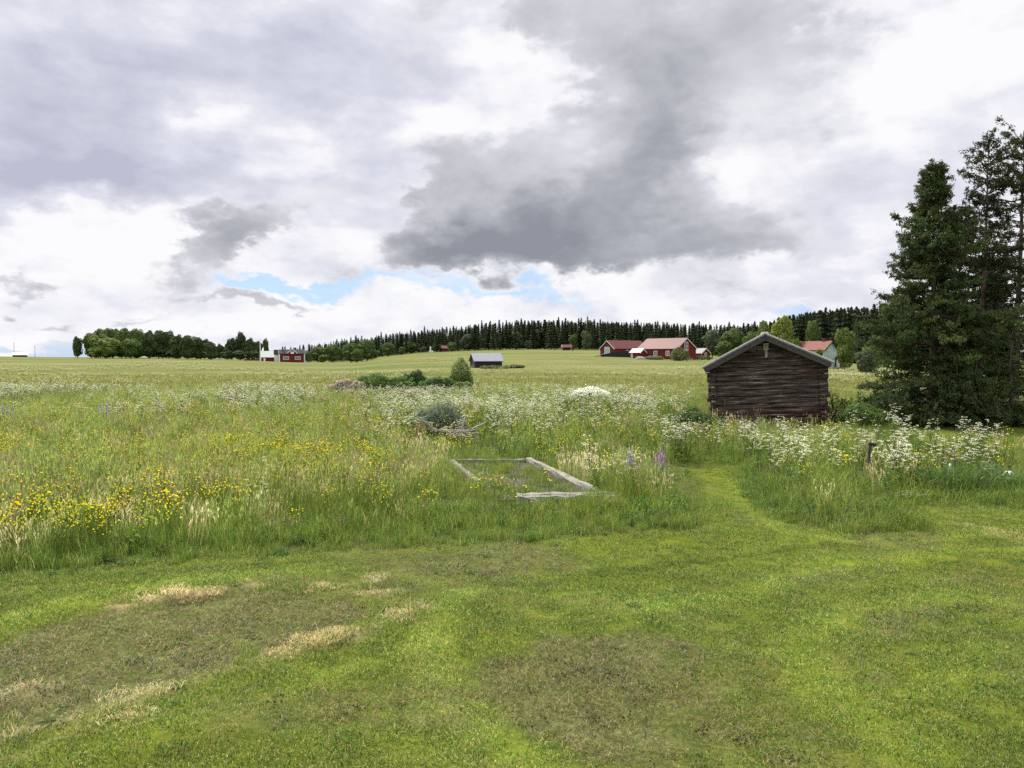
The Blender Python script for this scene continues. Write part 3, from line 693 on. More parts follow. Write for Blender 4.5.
# longer tufts left standing along the rims
P = cand(60, 4.2, 11, rg); dd = np.minimum.reduce([segdist(DRY_LINES[q][0], P[:, 0], P[:, 1]) for q in (0, 1, 2, 3)])
k = (rg.uniform(0, 1, len(P)) < .8*(1-sstep(dd, .08, .42))*sstep(fbm(P[:, 0]*2., P[:, 1]*2., 3, 78), .40, .6)) & (meadow_d(P[:, 0], P[:, 1]) < 0)
scatter('rim_tufts', clump_collection('rim_tuft', [c_leafy(40, .10, (.05, .12), c, .005, .8, s_) for c, s_ in ((G1, .2), (G2, .35), (G1, .5))]), 3, put3(P[k]), rg.uniform(.5, 1.1, k.sum()), rg, 'longer grass tufts left along the rims of the scalped patch')
# tall meadow
P = cand(lambda Y: 20 if Y < 18 else (13 if Y < 30 else 8), 9, 50, rg); md = meadow_d(P[:, 0], P[:, 1]); px = pxof(P); Yv = P[:, 1]
lim = 46+4*(fbm(P[:, 0]*.12, P[:, 1]*0, 2, 61)-.5)
front = (px > 425) & (px < 690) & (Yv < 13.3)
d_fr = segdist(FRAME, P[:, 0], P[:, 1], True)
vis = (px > 440) & (px < 620) & (Yv < 18.3) & (Yv > 10)
dn = .55+.6*fbm(P[:, 0]*.4, P[:, 1]*.4, 3, 62)
k = (md > .5) & (Yv < lim) & clear(P) & (rg.uniform(0, 1, len(P)) < dn*np.where(front, .35, 1.))
hs = (.62+.5*fbm(P[:, 0]*.3, P[:, 1]*.3, 3, 63))*np.where(front, .48, 1.)*np.where(vis & ~front, .6, 1.)*(.55+.45*sstep(md, .4, 1.6))*np.where((Yv > 20) & (px > 840), .8, 1.)
hs = hs*np.where((px > 660) & (px < 892) & (Yv > 22.5) & (Yv < 29), np.interp(Yv, [23, 26], [.7, .33]), 1.)*np.where((px > 405) & (px < 500) & (Yv > 18.4) & (Yv < 26), .5, 1.)*np.where((px > 885) & (Yv > 13) & (Yv < 15.4), .45, 1.)*np.where((px > 556) & (px < 622) & (Yv > 26) & (Yv < 31), .5, 1.)*np.where((px > 880) & (Yv > 15.4) & (Yv < 22.5), .55, 1.)*np.where((px > 845) & (px < 895) & (Yv > 12.6) & (Yv < 17.6), .38, 1.)
scatter('meadow_grass', leafyC, 9, put3(P[k]), (hs*rg.uniform(.8, 1.25, len(P)))[k], rg, 'tall flowering meadow grass between the lawn and the pasture')
# straw-coloured stems
P = cand(lambda Y: 12 if Y < 20 else 5, 9, 46, rg); md = meadow_d(P[:, 0], P[:, 1]); px = pxof(P); Yv = P[:, 1]
w = sstep(fbm(P[:, 0]*.5, P[:, 1]*.5, 3, 71), .45, .6)
w = w*np.where(px < 430, np.where(Yv < 15, .6, .2), .10) + .8*np.exp(-((px-588)/22)**2-((Yv-15.6)/1.2)**2) + .5*np.exp(-((px-515)/16)**2-((Yv-14.2)/.7)**2)
k = (md > .7) & (rg.uniform(0, 1, len(P)) < w) & clear(P) & ~((px > 430) & (px < 570) & (Yv < 13.6))
scatter('straw_grass', strawC, 4, put3(P[k]), rg.uniform(.65, 1.0, k.sum()), rg, 'straw coloured dry grass stems standing in the meadow')
# white umbels
P = cand(lambda Y: 8, 10, 50, rg); md = meadow_d(P[:, 0], P[:, 1]); px = pxof(P); Yv = P[:, 1]
cl = sstep(fbm(P[:, 0]*.35, P[:, 1]*.22, 3, 81), .46, .62)
w = np.zeros(len(P))
w = np.maximum(w, (.24+.72*cl)*sstep(Yv, 19, 23)*(1-sstep(Yv, 40, 46))*sstep(px, 330, 420))
w = np.maximum(w, .5*sstep(fbm(P[:, 0]*.22, P[:, 1]*.15, 3, 82), .5, .6)*sstep(Yv, 32, 36)*(1-sstep(px, 300, 380)))
w = np.maximum(w, .8*cl*((px > 590) & (px < 690) & (Yv > 13.8) & (Yv < 20)))
w = np.maximum(w, (.08+.42*cl)*((px > 720) & (px < 1000) & (Yv > 14.5) & (Yv < 24)))
w = np.maximum(w, .45*sstep(fbm(P[:, 0]*.3+5, P[:, 1]*.2, 3, 84), .46, .56)*sstep(Yv, 24, 28)*(1-sstep(px, 260, 330)))
w = np.maximum(w, .7*np.exp(-((px-918)/20)**2-((Yv-25.5)/1.2)**2))
w = w*np.where((px > 655) & (px < 892) & (Yv > 22.5), .3, 1.)*np.where((px > 850) & (px < 890) & (Yv > 14), .4, 1.)
w = np.maximum(w, .6*cl*((px > 380) & (px < 480) & (Yv > 21) & (Yv < 30)))
w = np.maximum(w, .3*cl*((px > 690) & (px < 850) & (Yv > 24.5) & (Yv < 28)))
w = w*np.where((px > 690) & (px < 850) & (Yv > 23.5), .4, 1.)
w = np.maximum(w, .8*np.exp(-((px-275)/26)**2-((Yv-13.2)/.5)**2)); w = np.maximum(w, .9*np.exp(-((px-905)/22)**2-((Yv-14.6)/.5)**2))
w = np.maximum(w, .75*np.exp(-((px-970)/34)**2-((Yv-15.6)/.8)**2))
k = (md > .5) & (rg.uniform(0, 1, len(P)) < w) & clear(P) & ~((px > 420) & (px < 575) & (Yv < 18))
scatter('white_umbel_flowers', parsC, 6, put3(P[k]), rg.uniform(.7, 1.1, k.sum())*np.where((px[k] > 690) & (px[k] < 850) & (Yv[k] > 22), .5, 1.), rg, 'white cow parsley flowers scattered through the meadow')
# yellow
P = cand(lambda Y: 12, 9, 34, rg); md = meadow_d(P[:, 0], P[:, 1]); px = pxof(P); Yv = P[:, 1]
w = 1.*sstep(fbm(P[:, 0]*.6, P[:, 1]*.5, 3, 91), .47, .62)*(1-sstep(px, 380, 470))*(1-sstep(Yv, 16, 21))
w = np.maximum(w, .13*(px < 480)); w = np.maximum(w, .05)
w = np.maximum(w, .6*np.exp(-((px-848)/14)**2-((Yv-14.6)/.6)**2)); w = np.maximum(w, .5*np.exp(-((px-400)/20)**2-((Yv-12.5)/.6)**2))
for cx, cy in ((70, 14.2), (95, 15.), (160, 12.2), (135, 12.), (195, 12.3), (215, 12.), (65, 15.6), (30, 13.4), (110, 12.4), (250, 12.6), (20, 15.), (180, 13.2)): w = np.maximum(w, .95*np.exp(-((px-cx)/16)**2-((Yv-cy)/.5)**2))
k = (md > .6) & (rg.uniform(0, 1, len(P)) < w) & clear(P) & ~((px > 655) & (px < 892) & (Yv > 24))
scatter('yellow_meadow_flowers', butC, 5, put3(P[k]), rg.uniform(.85, 1.2, k.sum()), rg, 'yellow buttercups dotted through the meadow')
# sorrel
P = cand(lambda Y: 6, 10, 24, rg); md = meadow_d(P[:, 0], P[:, 1]); px = pxof(P); Yv = P[:, 1]
w = np.zeros(len(P))
for cx, cy, a in ((50, 14, 30), (60, 12.6, 22), (5, 15.5, 25), (228, 12.4, 10), (160, 15, 60), (20, 12.5, 20)): w = np.maximum(w, .8*np.exp(-((px-cx)/a)**2-((Yv-cy)/1.)**2))
w = np.maximum(w, .12*(px < 420))
k = (md > .8) & (rg.uniform(0, 1, len(P)) < w); scatter('red_sorrel', sorC, 4, put3(P[k]), rg.uniform(.8, 1.1, k.sum()), rg, 'reddish brown sorrel spikes in the meadow')
# broad-leaved weeds
P = cand(lambda Y: 7, 9, 34, rg); md = meadow_d(P[:, 0], P[:, 1]); px = pxof(P); Yv = P[:, 1]
w = .5*sstep(fbm(P[:, 0]*.5, P[:, 1]*.5, 3, 95), .5, .6)
w = np.maximum(w, .9*((md < 1.1) & (px > 730) & (px < 930) & (Yv < 17))); w = np.maximum(w, .8*np.exp(-((px-540)/60)**2-((Yv-20.5)/1.2)**2)); w = np.maximum(w, .8*np.exp(-((px-120)/25)**2-((Yv-14.2)/.8)**2))
w = w*np.where((px > 425) & (px < 700) & (Yv < 13.8), .5, 1.)
k = (md > .1) & (rg.uniform(0, 1, len(P)) < w) & clear(P)
scatter('broad_weeds', weedC, 3, put3(P[k]), rg.uniform(.6, 1.1, k.sum())*np.where(md[k] < .8, .6, 1.)*np.where((px[k] > 425) & (px[k] < 620) & (Yv[k] < 18.3), .5, 1.), rg, 'dark broad leaved weeds among the meadow grass')
# sparse growth in the timber frame
x0, y0 = np.min(FRAME, 0); x1, y1 = np.max(FRAME, 0); P = np.stack([rg.uniform(x0, x1, 420), rg.uniform(y0, y1, 420)], 1)
P = P[inside(FRAME, P[:, 0], P[:, 1])]; scatter('bed_weeds', marginC, 7, put3(P), rg.uniform(.4, 1.0, len(P)), rg, 'low weeds growing inside the old timber frame')
# pasture
P = cand(lambda Y: 2.2 if Y < 90 else .8, 42, 330, rg, .70, 2); Yv = P[:, 1]
k = rg.uniform(0, 1, len(P)) < (1-sstep(Yv, 60, 170))*(.35+.6*fbm(P[:, 0]*.05, P[:, 1]*.12, 3, 97))
scatter('pasture_grass', farC, 3, put3(P[k]), (rg.uniform(.7, 1.3, len(P))*(1+Yv/300))[k], rg, 'pasture grass on the rolling field behind the meadow')
P = cand(lambda Y: .5, 46, 240, rg, .70, 2)
k = rg.uniform(0, 1, len(P)) < .9*sstep(fbm(P[:, 0]*.05, P[:, 1]*.035, 3, 98), .5, .62)*sstep(fbm(P[:, 0]*.5, P[:, 1]*.3, 2, 99), .4, .6)
scatter('pasture_flowers', farfC, 3, put3(P[k]), rg.uniform(.7, 1.5, k.sum()), rg, 'cream coloured flower heads speckling the pasture')
# ------------------------------------------------------------ trees and shrubs
rt = np.random.default_rng(23)
def spray_twig(v, a, b, n, size, col, rng, width=.3, splay=.05, m=0):
    """needle sprays along a twig from a to b"""
    t = rng.uniform(.05, 1.05, n)[:, None]; p = a+(b-a)*t + rng.normal(0, splay, (n, 3))
    ax = (b-a)/max(np.linalg.norm(b-a), 1e-6) + rng.normal(0, .45, (n, 3)) + (0, 0, .15)
    v.leaves(p, rng.normal(size=(n, 3))+(0, 0, .5), size*rng.uniform(.6, 1.3, n), rng, col, .25, width, m, ax)
def conifer(name, h, z0, radius, whorl, rng, col, per=6, dens=1., droop=.25, size=.13, twigs=9, tuft=0., lean=(0, 0), trunk_r=.14, sides=None, gap=0.):
    """returns (trunk mesh, crown mesh); radius(t) gives branch length for t = 0 at the crown base to 1 at the top"""
    vt, vc = Veg(), Veg()
    zz = np.linspace(-.3, h, 14); wob = np.cumsum(rng.normal(0, .02, (14, 2)), 0)
    tp = np.column_stack([wob[:, 0]+lean[0]*(zz/h)**2, wob[:, 1]+lean[1]*(zz/h)**2, zz])
    vt.tube(tp, trunk_r*(1-.93*np.clip(zz/h, 0, 1)), (1, 1, 1), 8)
    z = z0
    while z < h-.12:
        t = (z-z0)/(h-z0); c = np.array([np.interp(z, zz, tp[:, 0]), np.interp(z, zz, tp[:, 1]), z])
        for q in range(per):
            if rng.uniform() < gap: continue
            a = rng.uniform(0, 2*np.pi)
            L = radius(t)*rng.uniform(.65, 1.2)*(sides(a, t) if sides else 1)
            if L < .06: continue
            el0 = np.interp(t, [0, .5, .85, 1], [-.10, .12, .5, .75])+rng.normal(0, .12)
            d = np.array([math.cos(a), math.sin(a), 0]); k = 6; s = np.linspace(0, 1, k)[:, None]
            zc = np.tan(el0)*s - droop*s*s*1.6*(1-t) + droop*1.1*s**4*(1-t*.5)
            pts = c + d*s*L + np.array([0, 0, 1.])*zc*L
            pts[1:] += rng.normal(0, .03*L, (k-1, 3))
            vc.tube(pts, np.linspace(.012+.012*L, .005, k), (.06, .05, .04), 3, 1)
            bcol = np.asarray(col)*rng.uniform(.7, 1.4)*np.array([rng.uniform(.9, 1.2), 1, rng.uniform(.8, 1.1)])
            nt = max(3, int(twigs*L*dens/1.2)+2)
            for u in range(nt):
                f = rng.uniform(.22, 1.); i = min(int(f*(k-1)), k-2); base = pts[i]+(pts[i+1]-pts[i])*(f*(k-1)-i)
                sd = np.array([-d[1], d[0], 0])*rng.choice([-1, 1])
                tl = (.16+.34*L*(1-f*.75))*rng.uniform(.6, 1.2)
                if f > .93: sd = sd*.3
                e = base + (d*rng.uniform(.5, 1.)+sd*rng.uniform(.3, 1.)+np.array([0, 0, rng.normal(.10 if tuft else -.08, .2)]))*tl*.8
                spray_twig(vc, base, e, max(3, int((5+13*tl)*dens)), size, bcol*(1+.25*(f > .8)), rng, .30, .025+.02*tl)
                if tuft:
                    n = int(9*tuft); vc.leaves(e+rng.normal(0, .05, (n, 3)), rng.normal(size=(n, 3)), size*1.2, rng, bcol*1.3, .2, .25, 0, rng.normal(size=(n, 3))+(0, 0, .8))
        z += whorl*rng.uniform(.7, 1.3)*(1-.45*t)
    top = np.array([tp[-1, 0], tp[-1, 1], h])
    spray_twig(vc, top-(0, 0, .5), top+(0, 0, .15), 26, size, col, rng, .28, .03)
    return vt.mesh(name+'_trunk', [M['pine_bark']], True), vc.mesh(name+'_crown', [M['needle'], M['bark']])
def tree_obj(name, meshes, label, cat, loc, rz=0., group=None, scale=1.):
    r = thing(name, label, cat, loc, (0, 0, rz), group); r.scale = (scale,)*3 if not hasattr(scale, '__len__') else scale
    link('trunk', meshes[0], r); link('crown', meshes[1], r); return r
NEED = (.046, .068, .024)
# ---- broadleaf crowns made of leaf clumps
def crown(v, c, r, nclump, nleaf, size, col, rng, flat=1., hole=.15, colvar=.18, m=0):
    c = np.asarray(c, float); r = np.asarray(r, float)
    for q in range(nclump):
        d = rng.normal(size=3); d /= np.linalg.norm(d); k = rng.uniform(.35, 1.)**.5
        cc = c + d*r*k*.85; rr = r.mean()*rng.uniform(.22, .42)
        n = nleaf; e = rng.normal(size=(n, 3)); e /= np.linalg.norm(e, axis=1, keepdims=True)
        p = cc + e*rr*(rng.uniform(.35, 1., n)**.4)[:, None]*(1, 1, .75)
        cl = np.asarray(col)*rng.uniform(1-colvar, 1+colvar)
        v.leaves(p, e*.8+d*.5+rng.normal(0, .55, (n, 3))+(0, 0, .35), size*rng.uniform(.7, 1.3, n), rng, cl, .2, .7, m)
def blob_crown(v, c, r, n, size, col, rng, bumps=26, amp=.34, m=0, zmin=-1.):
    """leaves over the lumpy outer shell of an ellipsoid, fewer inside"""
    d = rng.normal(size=(n, 3)); d /= np.linalg.norm(d, axis=1, keepdims=True); d = d[d[:, 2] > zmin]; n = len(d)
    bc = rng.normal(size=(bumps, 3)); bc /= np.linalg.norm(bc, axis=1, keepdims=True); bh = rng.uniform(.4, 1, bumps); bw = rng.uniform(.86, .95, bumps)
    dot = d @ bc.T; g = np.clip((dot-bw)/(1-bw), 0, 1)**.6*bh; idx = g.argmax(1); hgt = g.max(1)
    k = (1-amp+amp*hgt)*(1-.30*rng.uniform(0, 1, n)**2.2)
    p = np.asarray(c)+d*k[:, None]*np.asarray(r)
    nb = bc[idx]; loc = d-nb*(dot[np.arange(n), idx])[:, None]*.9
    tone = np.asarray(col)*(rng.uniform(.84, 1.16, bumps)[idx])[:, None]
    v.leaves(p, d+loc*2.+rng.normal(0, .45, (n, 3))+(0, 0, .25), size*rng.uniform(.6, 1.3, n), rng, tone, .2, .75, m)
def broadleaf(name, h, w, col, rng, size, nleaf=5200, low=.02, lobes=4, depth=None, slim=False):
    vt, vc = Veg(), Veg(); depth = depth or w
    vt.tube([(0, 0, -.2), (rng.normal(0, .02)*h, 0, h*.3), (rng.normal(0, .03)*h, 0, h*.6), (0, 0, h*.85)], [h*.022, h*.017, h*.01, h*.003], (1, 1, 1), 7)
    for q in range(6):
        a = rng.uniform(0, 6.28); z = h*rng.uniform(.15, .6)
        vt.tube([(0, 0, z), (math.cos(a)*w*.2, math.sin(a)*depth*.2, z+h*.13), (math.cos(a)*w*.4, math.sin(a)*depth*.4, z+h*.2)], [h*.009, h*.006, h*.002], (1, 1, 1), 5)
    zc = h*(low+1)/2; rz = h*(1-low)/2; f = 1./(1.3+lobes*.28)
    blob_crown(vc, (0, 0, h*.56), (w*.40, depth*.40, h*.42), int(nleaf*f), size, col, rng)
    blob_crown(vc, (0, 0, h*.26), (w*.42, depth*.42, h*.26), int(nleaf*f*.4), size, col, rng, 14)
    for q in range(lobes):
        a = q*6.28/lobes+rng.uniform(-.6, .6); zq = h*rng.uniform(.25, .72); k = .30*(1-abs(zq/h-.4)*.7)
        blob_crown(vc, (math.cos(a)*w*k, math.sin(a)*depth*k, zq), (w*.24, depth*.24, h*rng.uniform(.16, .24)), int(nleaf*f*.28), size, col, rng, 12)
    return vt.mesh(name+'_trunk', [M['bark']], True), vc.mesh(name+'_crown', [M['leaf']])
def shrub(name, label, cat, loc, w, d, h, col, size, nclump, nleaf, rng, stems=7, group=None, oname='shrub', extra=None):
    r = thing(oname, label, cat, loc, (0, 0, 0), group); v, vs = Veg(), Veg(); N = nclump*nleaf
    blob_crown(v, (0, 0, h*.42), (w*.38, d*.38, h*.56), int(N*.5), size, col, rng, 30, .4)
    for q in range(5):
        a = q*1.256+rng.uniform(-.5, .5); k = rng.uniform(.22, .34); hh = h*rng.uniform(.6, .92)
        blob_crown(v, (math.cos(a)*w*k, math.sin(a)*d*k, hh*.42), (w*.22, d*.22, hh*.58), int(N*.12), size, col, rng, 16, .4)
    for q in range(stems):
        a = rng.uniform(0, 6.28); k = rng.uniform(.2, .9)
        vs.tube([(0, 0, -.05), (math.cos(a)*w*.2*k, math.sin(a)*d*.2*k, h*.4), (math.cos(a)*w*.4*k, math.sin(a)*d*.4*k, h*.8)], [.02, .014, .005], (1, 1, 1), 4)
    if extra: extra(v)
    link('stems', vs.mesh(name+'_stems', [M['bark']]), r); link('foliage', v.mesh(name+'_foliage', [M['leaf'], M['petal']]), r); return r
# the dark group at the right
def tz(px, py, Y): return zpx(py, Y)
g1 = at(931, Y=29.); g2 = at(977, Y=30.5); g3 = at(1014, Y=31.); g4 = at(962, Y=28.2); g5 = at(1012, Y=28.6); g6 = at(1062, Y=31)
tree_obj('conifer_tree', conifer('dense_conifer', zpx(158, 29)-.35, .25, lambda t: 3.0*(1-t)**.90*(.88+.18*math.sin(t*21))*rt.uniform(.75, 1.2)+.12, .28, rt, NEED, 8, 1.25, .16, .13, 11, .9, (-.1, 0), .17),
  'tall dense dark conifer nearest the log barn, tapering to tufted top shoots', 'tree', g1)
tree_obj('conifer_tree', conifer('thin_conifer', zpx(136, 30.5)-.35, 2.2, lambda t: 1.75*(1-t)**.40*(.75+.3*math.sin(t*16))+.10, .34, rt, (.046, .060, .025), 7, .8, .05, .13, 6, 1.2, (.2, 0), .13, gap=.22),
  'slim sparse conifer with see-through crown between the dense conifer and tall bare-trunked pine', 'tree', g2)
tree_obj('conifer_tree', conifer('tall_pine', zpx(127, 31)-.65, 3.4, lambda t: 2.3*(1-t)**.35*(.8+.25*math.sin(t*19+1))+.10, .36, rt, (.046, .060, .024), 7, .85, .02, .13, 6, 1.5, (.1, 0), .17, gap=.24),
  'tallest pine with straight bare lower trunk and tufted sparse crown', 'tree', g3)
tree_obj('conifer_tree', conifer('young_spruce', zpx(338, 28.2), .25, lambda t: 1.35*(1-t)**.6*(.8+.4*math.sin(t*9))+.15, .30, rt, (.062, .088, .028), 6, .9, .10, .13, 8, .7, (0, 0), .10, gap=.18),
  'low bushy young conifer spreading under the slim sparse conifer', 'tree', g4)
tree_obj('conifer_tree', conifer('young_spruce_wide', zpx(322, 28.6), .25, lambda t: 1.5*(1-t)**.5*(.8+.4*math.sin(t*8+2))+.15, .30, rt, (.060, .090, .027), 6, .9, .10, .13, 8, .7, (0, 0), .10, gap=.18),
  'low bushy young conifer at the foot of the tallest pine', 'tree', g5)
tree_obj('conifer_tree', conifer('mid_conifer', zpx(205, 32)-.3, .6, lambda t: 1.8*(1-t)**.6*(.85+.2*math.sin(t*13+2))*rt.uniform(.7, 1.2)+.12, .32, rt, (.044, .062, .023), 7, 1., .12, .13, 9, .8, (0, 0), .13, gap=.12),
  'medium tall conifer squeezed between the tall dense conifer and the slim sparse one', 'tree', at(957, Y=32))
tree_obj('conifer_tree', conifer('dark_spruce', zpx(262, 33), .2, lambda t: 1.9*(1-t)**.6*(.85+.25*math.sin(t*15))+.15, .28, rt, NEED, 8, 1.1, .14, .14, 9, .6, (0, 0), .12),
  'dark middle-height conifer filling the gap behind the slim sparse one and the tallest pine', 'tree', at(994, Y=33))
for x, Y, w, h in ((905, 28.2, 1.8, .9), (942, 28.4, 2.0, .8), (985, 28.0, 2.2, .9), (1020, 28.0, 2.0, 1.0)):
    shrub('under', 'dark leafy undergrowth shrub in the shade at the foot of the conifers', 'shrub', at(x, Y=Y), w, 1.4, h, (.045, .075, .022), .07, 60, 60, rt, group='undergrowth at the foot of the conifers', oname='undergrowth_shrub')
tree_obj('conifer_tree', conifer('edge_pine', zpx(140, 31)-.35, 1.2, lambda t: 2.2*(1-t)**.5*(.8+.25*math.sin(t*17))+.10, .40, rt, (.046, .060, .024), 5, .8, .05, .15, 7, 1.4, (0, 0), .19, gap=.15),
  'conifer at the right edge, its left boughs reaching into view', 'tree', g6)

GR = (.060, .095, .026); GB = (.105, .150, .030); GD = (.036, .055, .022); GG = (.060, .085, .045)
shrub('bluegreen', 'rounded dark blue-green shrub standing behind the pile of dead branches', 'shrub', at(440, Y=24.4), 2.2, 1.8, 1.32, (.120, .155, .105), .05, 130, 80, rt)
shrub('barn_right', 'bright green shrub crowding the right corner of the log barn', 'shrub', at(862, Y=26.4), 2.1, 1.6, 1.12, (.075, .12, .028), .075, 110, 80, rt)
shrub('barn_left', 'leafy green shrub at the left corner of the log barn', 'shrub', at(690, Y=25.6), 1.6, 1.3, 1.0, (.085, .13, .034), .075, 80, 70, rt)
shrub('vine', 'loose thin sapling against the right wall of the log barn', 'sapling', at(836, Y=28.9), .8, .6, 1.5, (.10, .15, .04), .08, 14, 24, rt, oname='sapling')
def whites(n, w, d, h):
    def f(v):
        a = rt.uniform(0, 6.28, n); k = rt.uniform(0, 1, n)**.5
        p = np.stack([np.cos(a)*w*.48*k, np.sin(a)*d*.48*k, h*(.98-.35*k*k)+rt.normal(0, .05, n)], 1)
        v.leaves(p, rt.normal(0, .5, (n, 3))+(0, -.3, 1), rt.uniform(.05, .1, n), rt, (.78, .79, .72), .06, .9, 1)
    return f
shrub('white_bush', 'rounded shrub topped with dense white flowers in the far meadow', 'shrub', at(590, Y=36.5), 2.1, 1.5, 1.0, (.10, .15, .035), .07, 60, 60, rt, extra=whites(620, 2.1, 1.5, 1.05))
for px, Y, w, h, c, lab in ((346, 47, 2.3, 1.1, (.22, .19, .15), 'low greyish pink flowering shrub at the left end of the thicket'), (374, 48, 3.1, 1.5, (.068, .112, .026), 'broad bright green shrub in the left half of the thicket'),
    (397, 48.5, 2.7, 1.25, (.062, .10, .026), 'mid green shrub between the broad bright one and the dark one in the thicket'), (416, 49, 2.2, 1.6, (.036, .062, .022), 'darkest dense round shrub in the middle of the thicket'),
    (439, 48, 2.8, 1.25, (.06, .098, .03), 'low spreading shrub just left of the thicket sapling'), (463, 47, 1.9, .9, (.09, .125, .035), 'small light green shrub at the foot of the thicket sapling'),
    (494, 163, 6.5, .75, (.09, .10, .04), 'olive weedy shrub in front of the grey roofed hay barn'), (514, 166, 5., .8, (.10, .11, .045), 'low weedy shrub off the right corner of the hay barn'),
    (679.5, 226, 6.2, 4.6, (.15, .17, .075), 'pale flowering bush in front of the red barn gable'), (655, 233, 7., 1.3, (.13, .15, .06), 'low pale weeds along the foot of the large red barn'), (700, 250, 9., 1.5, (.07, .10, .03), 'clipped hedge in front of the small red outbuilding')):
    big = Y > 100
    shrub('bush', lab, 'shrub', at(px, Y=Y), w*(1.1 if Y < 100 else 1), w*.7, h*(1.18 if Y < 100 else 1), tuple(x*(1.55 if not big else 1.) for x in c), .12 if not big else .36, 96 if not big else 44, 70, rt)
tree_obj('broadleaf_sapling', broadleaf('sapling', 2.7, 1.85, (.115, .160, .05), rt, .10, 5000), 'young broadleaf tree standing alone at the right end of the thicket', 'tree', at(461, Y=51))

# ---- far trees, a few shapes shared by copies
def far_spruce(rng, h=17., w=4.2):
    v = Veg(); v.tube([(0, 0, -1), (0, 0, h*.95)], [.22, .04], (.05, .04, .03), 5)
    n = 900; t = rng.uniform(0, 1, n)**.8; a = rng.uniform(0, 6.28, n); z = h*(.06+.94*t)
    lay = .75+.35*np.sin(z*4.2+rng.uniform(0, 6))
    r = w*.5*(1-t)**.85*lay*rng.uniform(.35, 1.1, n)+.10
    p = np.stack([np.cos(a)*r, np.sin(a)*r, z-r*.25], 1)
    ax = np.stack([np.cos(a), np.sin(a), np.full(n, -.45)], 1)
    v.leaves(p, np.stack([np.cos(a)*.4, np.sin(a)*.4, np.ones(n)], 1)+rng.normal(0, .35, (n, 3)), rng.uniform(.7, 1.5, n)*(.45+.75*(1-t)), rng, (.034, .048, .021), .25, .55, 0, ax)
    v.leaves(np.array([[0, 0, h*.97], [0, 0, h*.98]]), np.array([[1., 0, 0], [0, 1., 0]]), 1.4, rng, (.034, .048, .021), .1, .25, 0, np.array([[0, 0, 1.], [0, 0, 1.]]))
    return v.mesh('far_spruce', [M['far_needle']])
SPR = [far_spruce(rt, 17, w) for w in (5.6, 4.6, 6.4, 5.2, 4.2, 7.)]
SKX = [262, 285, 300, 330, 360, 400, 440, 470, 500, 530, 560, 600, 650, 700, 730, 760, 800, 830, 860, 890, 960, 1060]
SKY = [352, 349, 345, 341, 337, 332.5, 328, 324.5, 321, 320, 319, 320.5, 322, 323.5, 325, 322, 313, 309, 307, 305, 300, 296]
def spruce_label(px):
    if px < 420: return 'dark spruce in the forest edge rising behind the red house on the left', 'spruces behind the left red house'
    if px < 600: return 'dark spruce in the forest wall above the grey roofed hay barn', 'spruces above the hay barn'
    if px < 745: return 'dark spruce in the forest wall behind the large red barns', 'spruces behind the red barns'
    return 'dark spruce in the tall forest behind the teal house', 'spruces behind the teal house'
nsp = 0; px = 266.
while px < 905 and nsp < 285:
    Y = np.interp(px, [260, 420, 700, 760, 860, 1000], [455, 440, 425, 380, 250, 230])*rt.uniform(.97, 1.07)
    row = nsp % 2
    top = np.interp(px, SKX, SKY) + (rt.normal(0, 1.5) if row == 0 else rt.uniform(0, 7))
    b = at(px, Y=Y*(1. if row == 0 else .965)); Yb = b.y
    h = max(zpx(top, Yb)-b.z, 6.)
    lab, grp = spruce_label(px)
    o = bpy.data.objects.new('spruce_tree', SPR[rt.integers(0, 6)]); COL.objects.link(o); tag(o, lab, 'tree', grp)
    o.location = b; s = h/17; o.scale = (s*rt.uniform(.85, 1.5)+.15, s*rt.uniform(.85, 1.5)+.15, s); o.rotation_euler = (0, 0, rt.uniform(0, 6.28))
    px += rt.choice([.8, 1.6, 2.4, 3.4])+rt.uniform(0, .8); nsp += 1
# deeper rows of the same forest, an uncountable mass
v = Veg(); npt = 900; pxs = rt.uniform(262, 1000, npt); pts = []
for q in pxs:
    Y = np.interp(q, [260, 420, 700, 760, 860, 1000], [455, 440, 425, 380, 250, 230])*rt.uniform(1.03, 1.16)
    b = at(q, Y=Y); top = np.interp(q, SKX, SKY)+rt.uniform(0, 3.5)+rt.exponential(1.); pts.append((b, max(zpx(top, Y)-b.z, 5)/17))
sprC = clump_collection('forest_spruce', SPR)
scatter('spruce_forest', sprC, 6, np.array([p for p, s in pts]), np.array([s for p, s in pts]), rt, 'deeper rows of the dark spruce forest', .01)

BRO = {}
def bro(key, col, n=3, **k): BRO[key] = [broadleaf('far_'+key, 10., 8., col, rt, .52, 6500, **k) for _ in range(n)]
bro('mid', (.080, .122, .032)); bro('bright', (.112, .155, .032)); bro('dark', (.056, .085, .028)); bro('lime', (.155, .185, .030), 1); bro('grey', (.075, .100, .048))
def farbro(px, ybase, ytop, wpx, Y, kind, label, group=None, i=[0]):
    b = at(px, Y=Y)
    if ybase is not None: b.z = min(b.z, zpx(ybase, Y)) if ybase < 0 else b.z
    h = zpx(ytop, Y)-b.z; w = wpx/F*Y; i[0] += 1
    t = BRO[kind][i[0] % len(BRO[kind])]
    return tree_obj('broadleaf_tree', t, label, 'tree', b, rt.uniform(0, 6.28), group, (w/8, w/8, h/10))
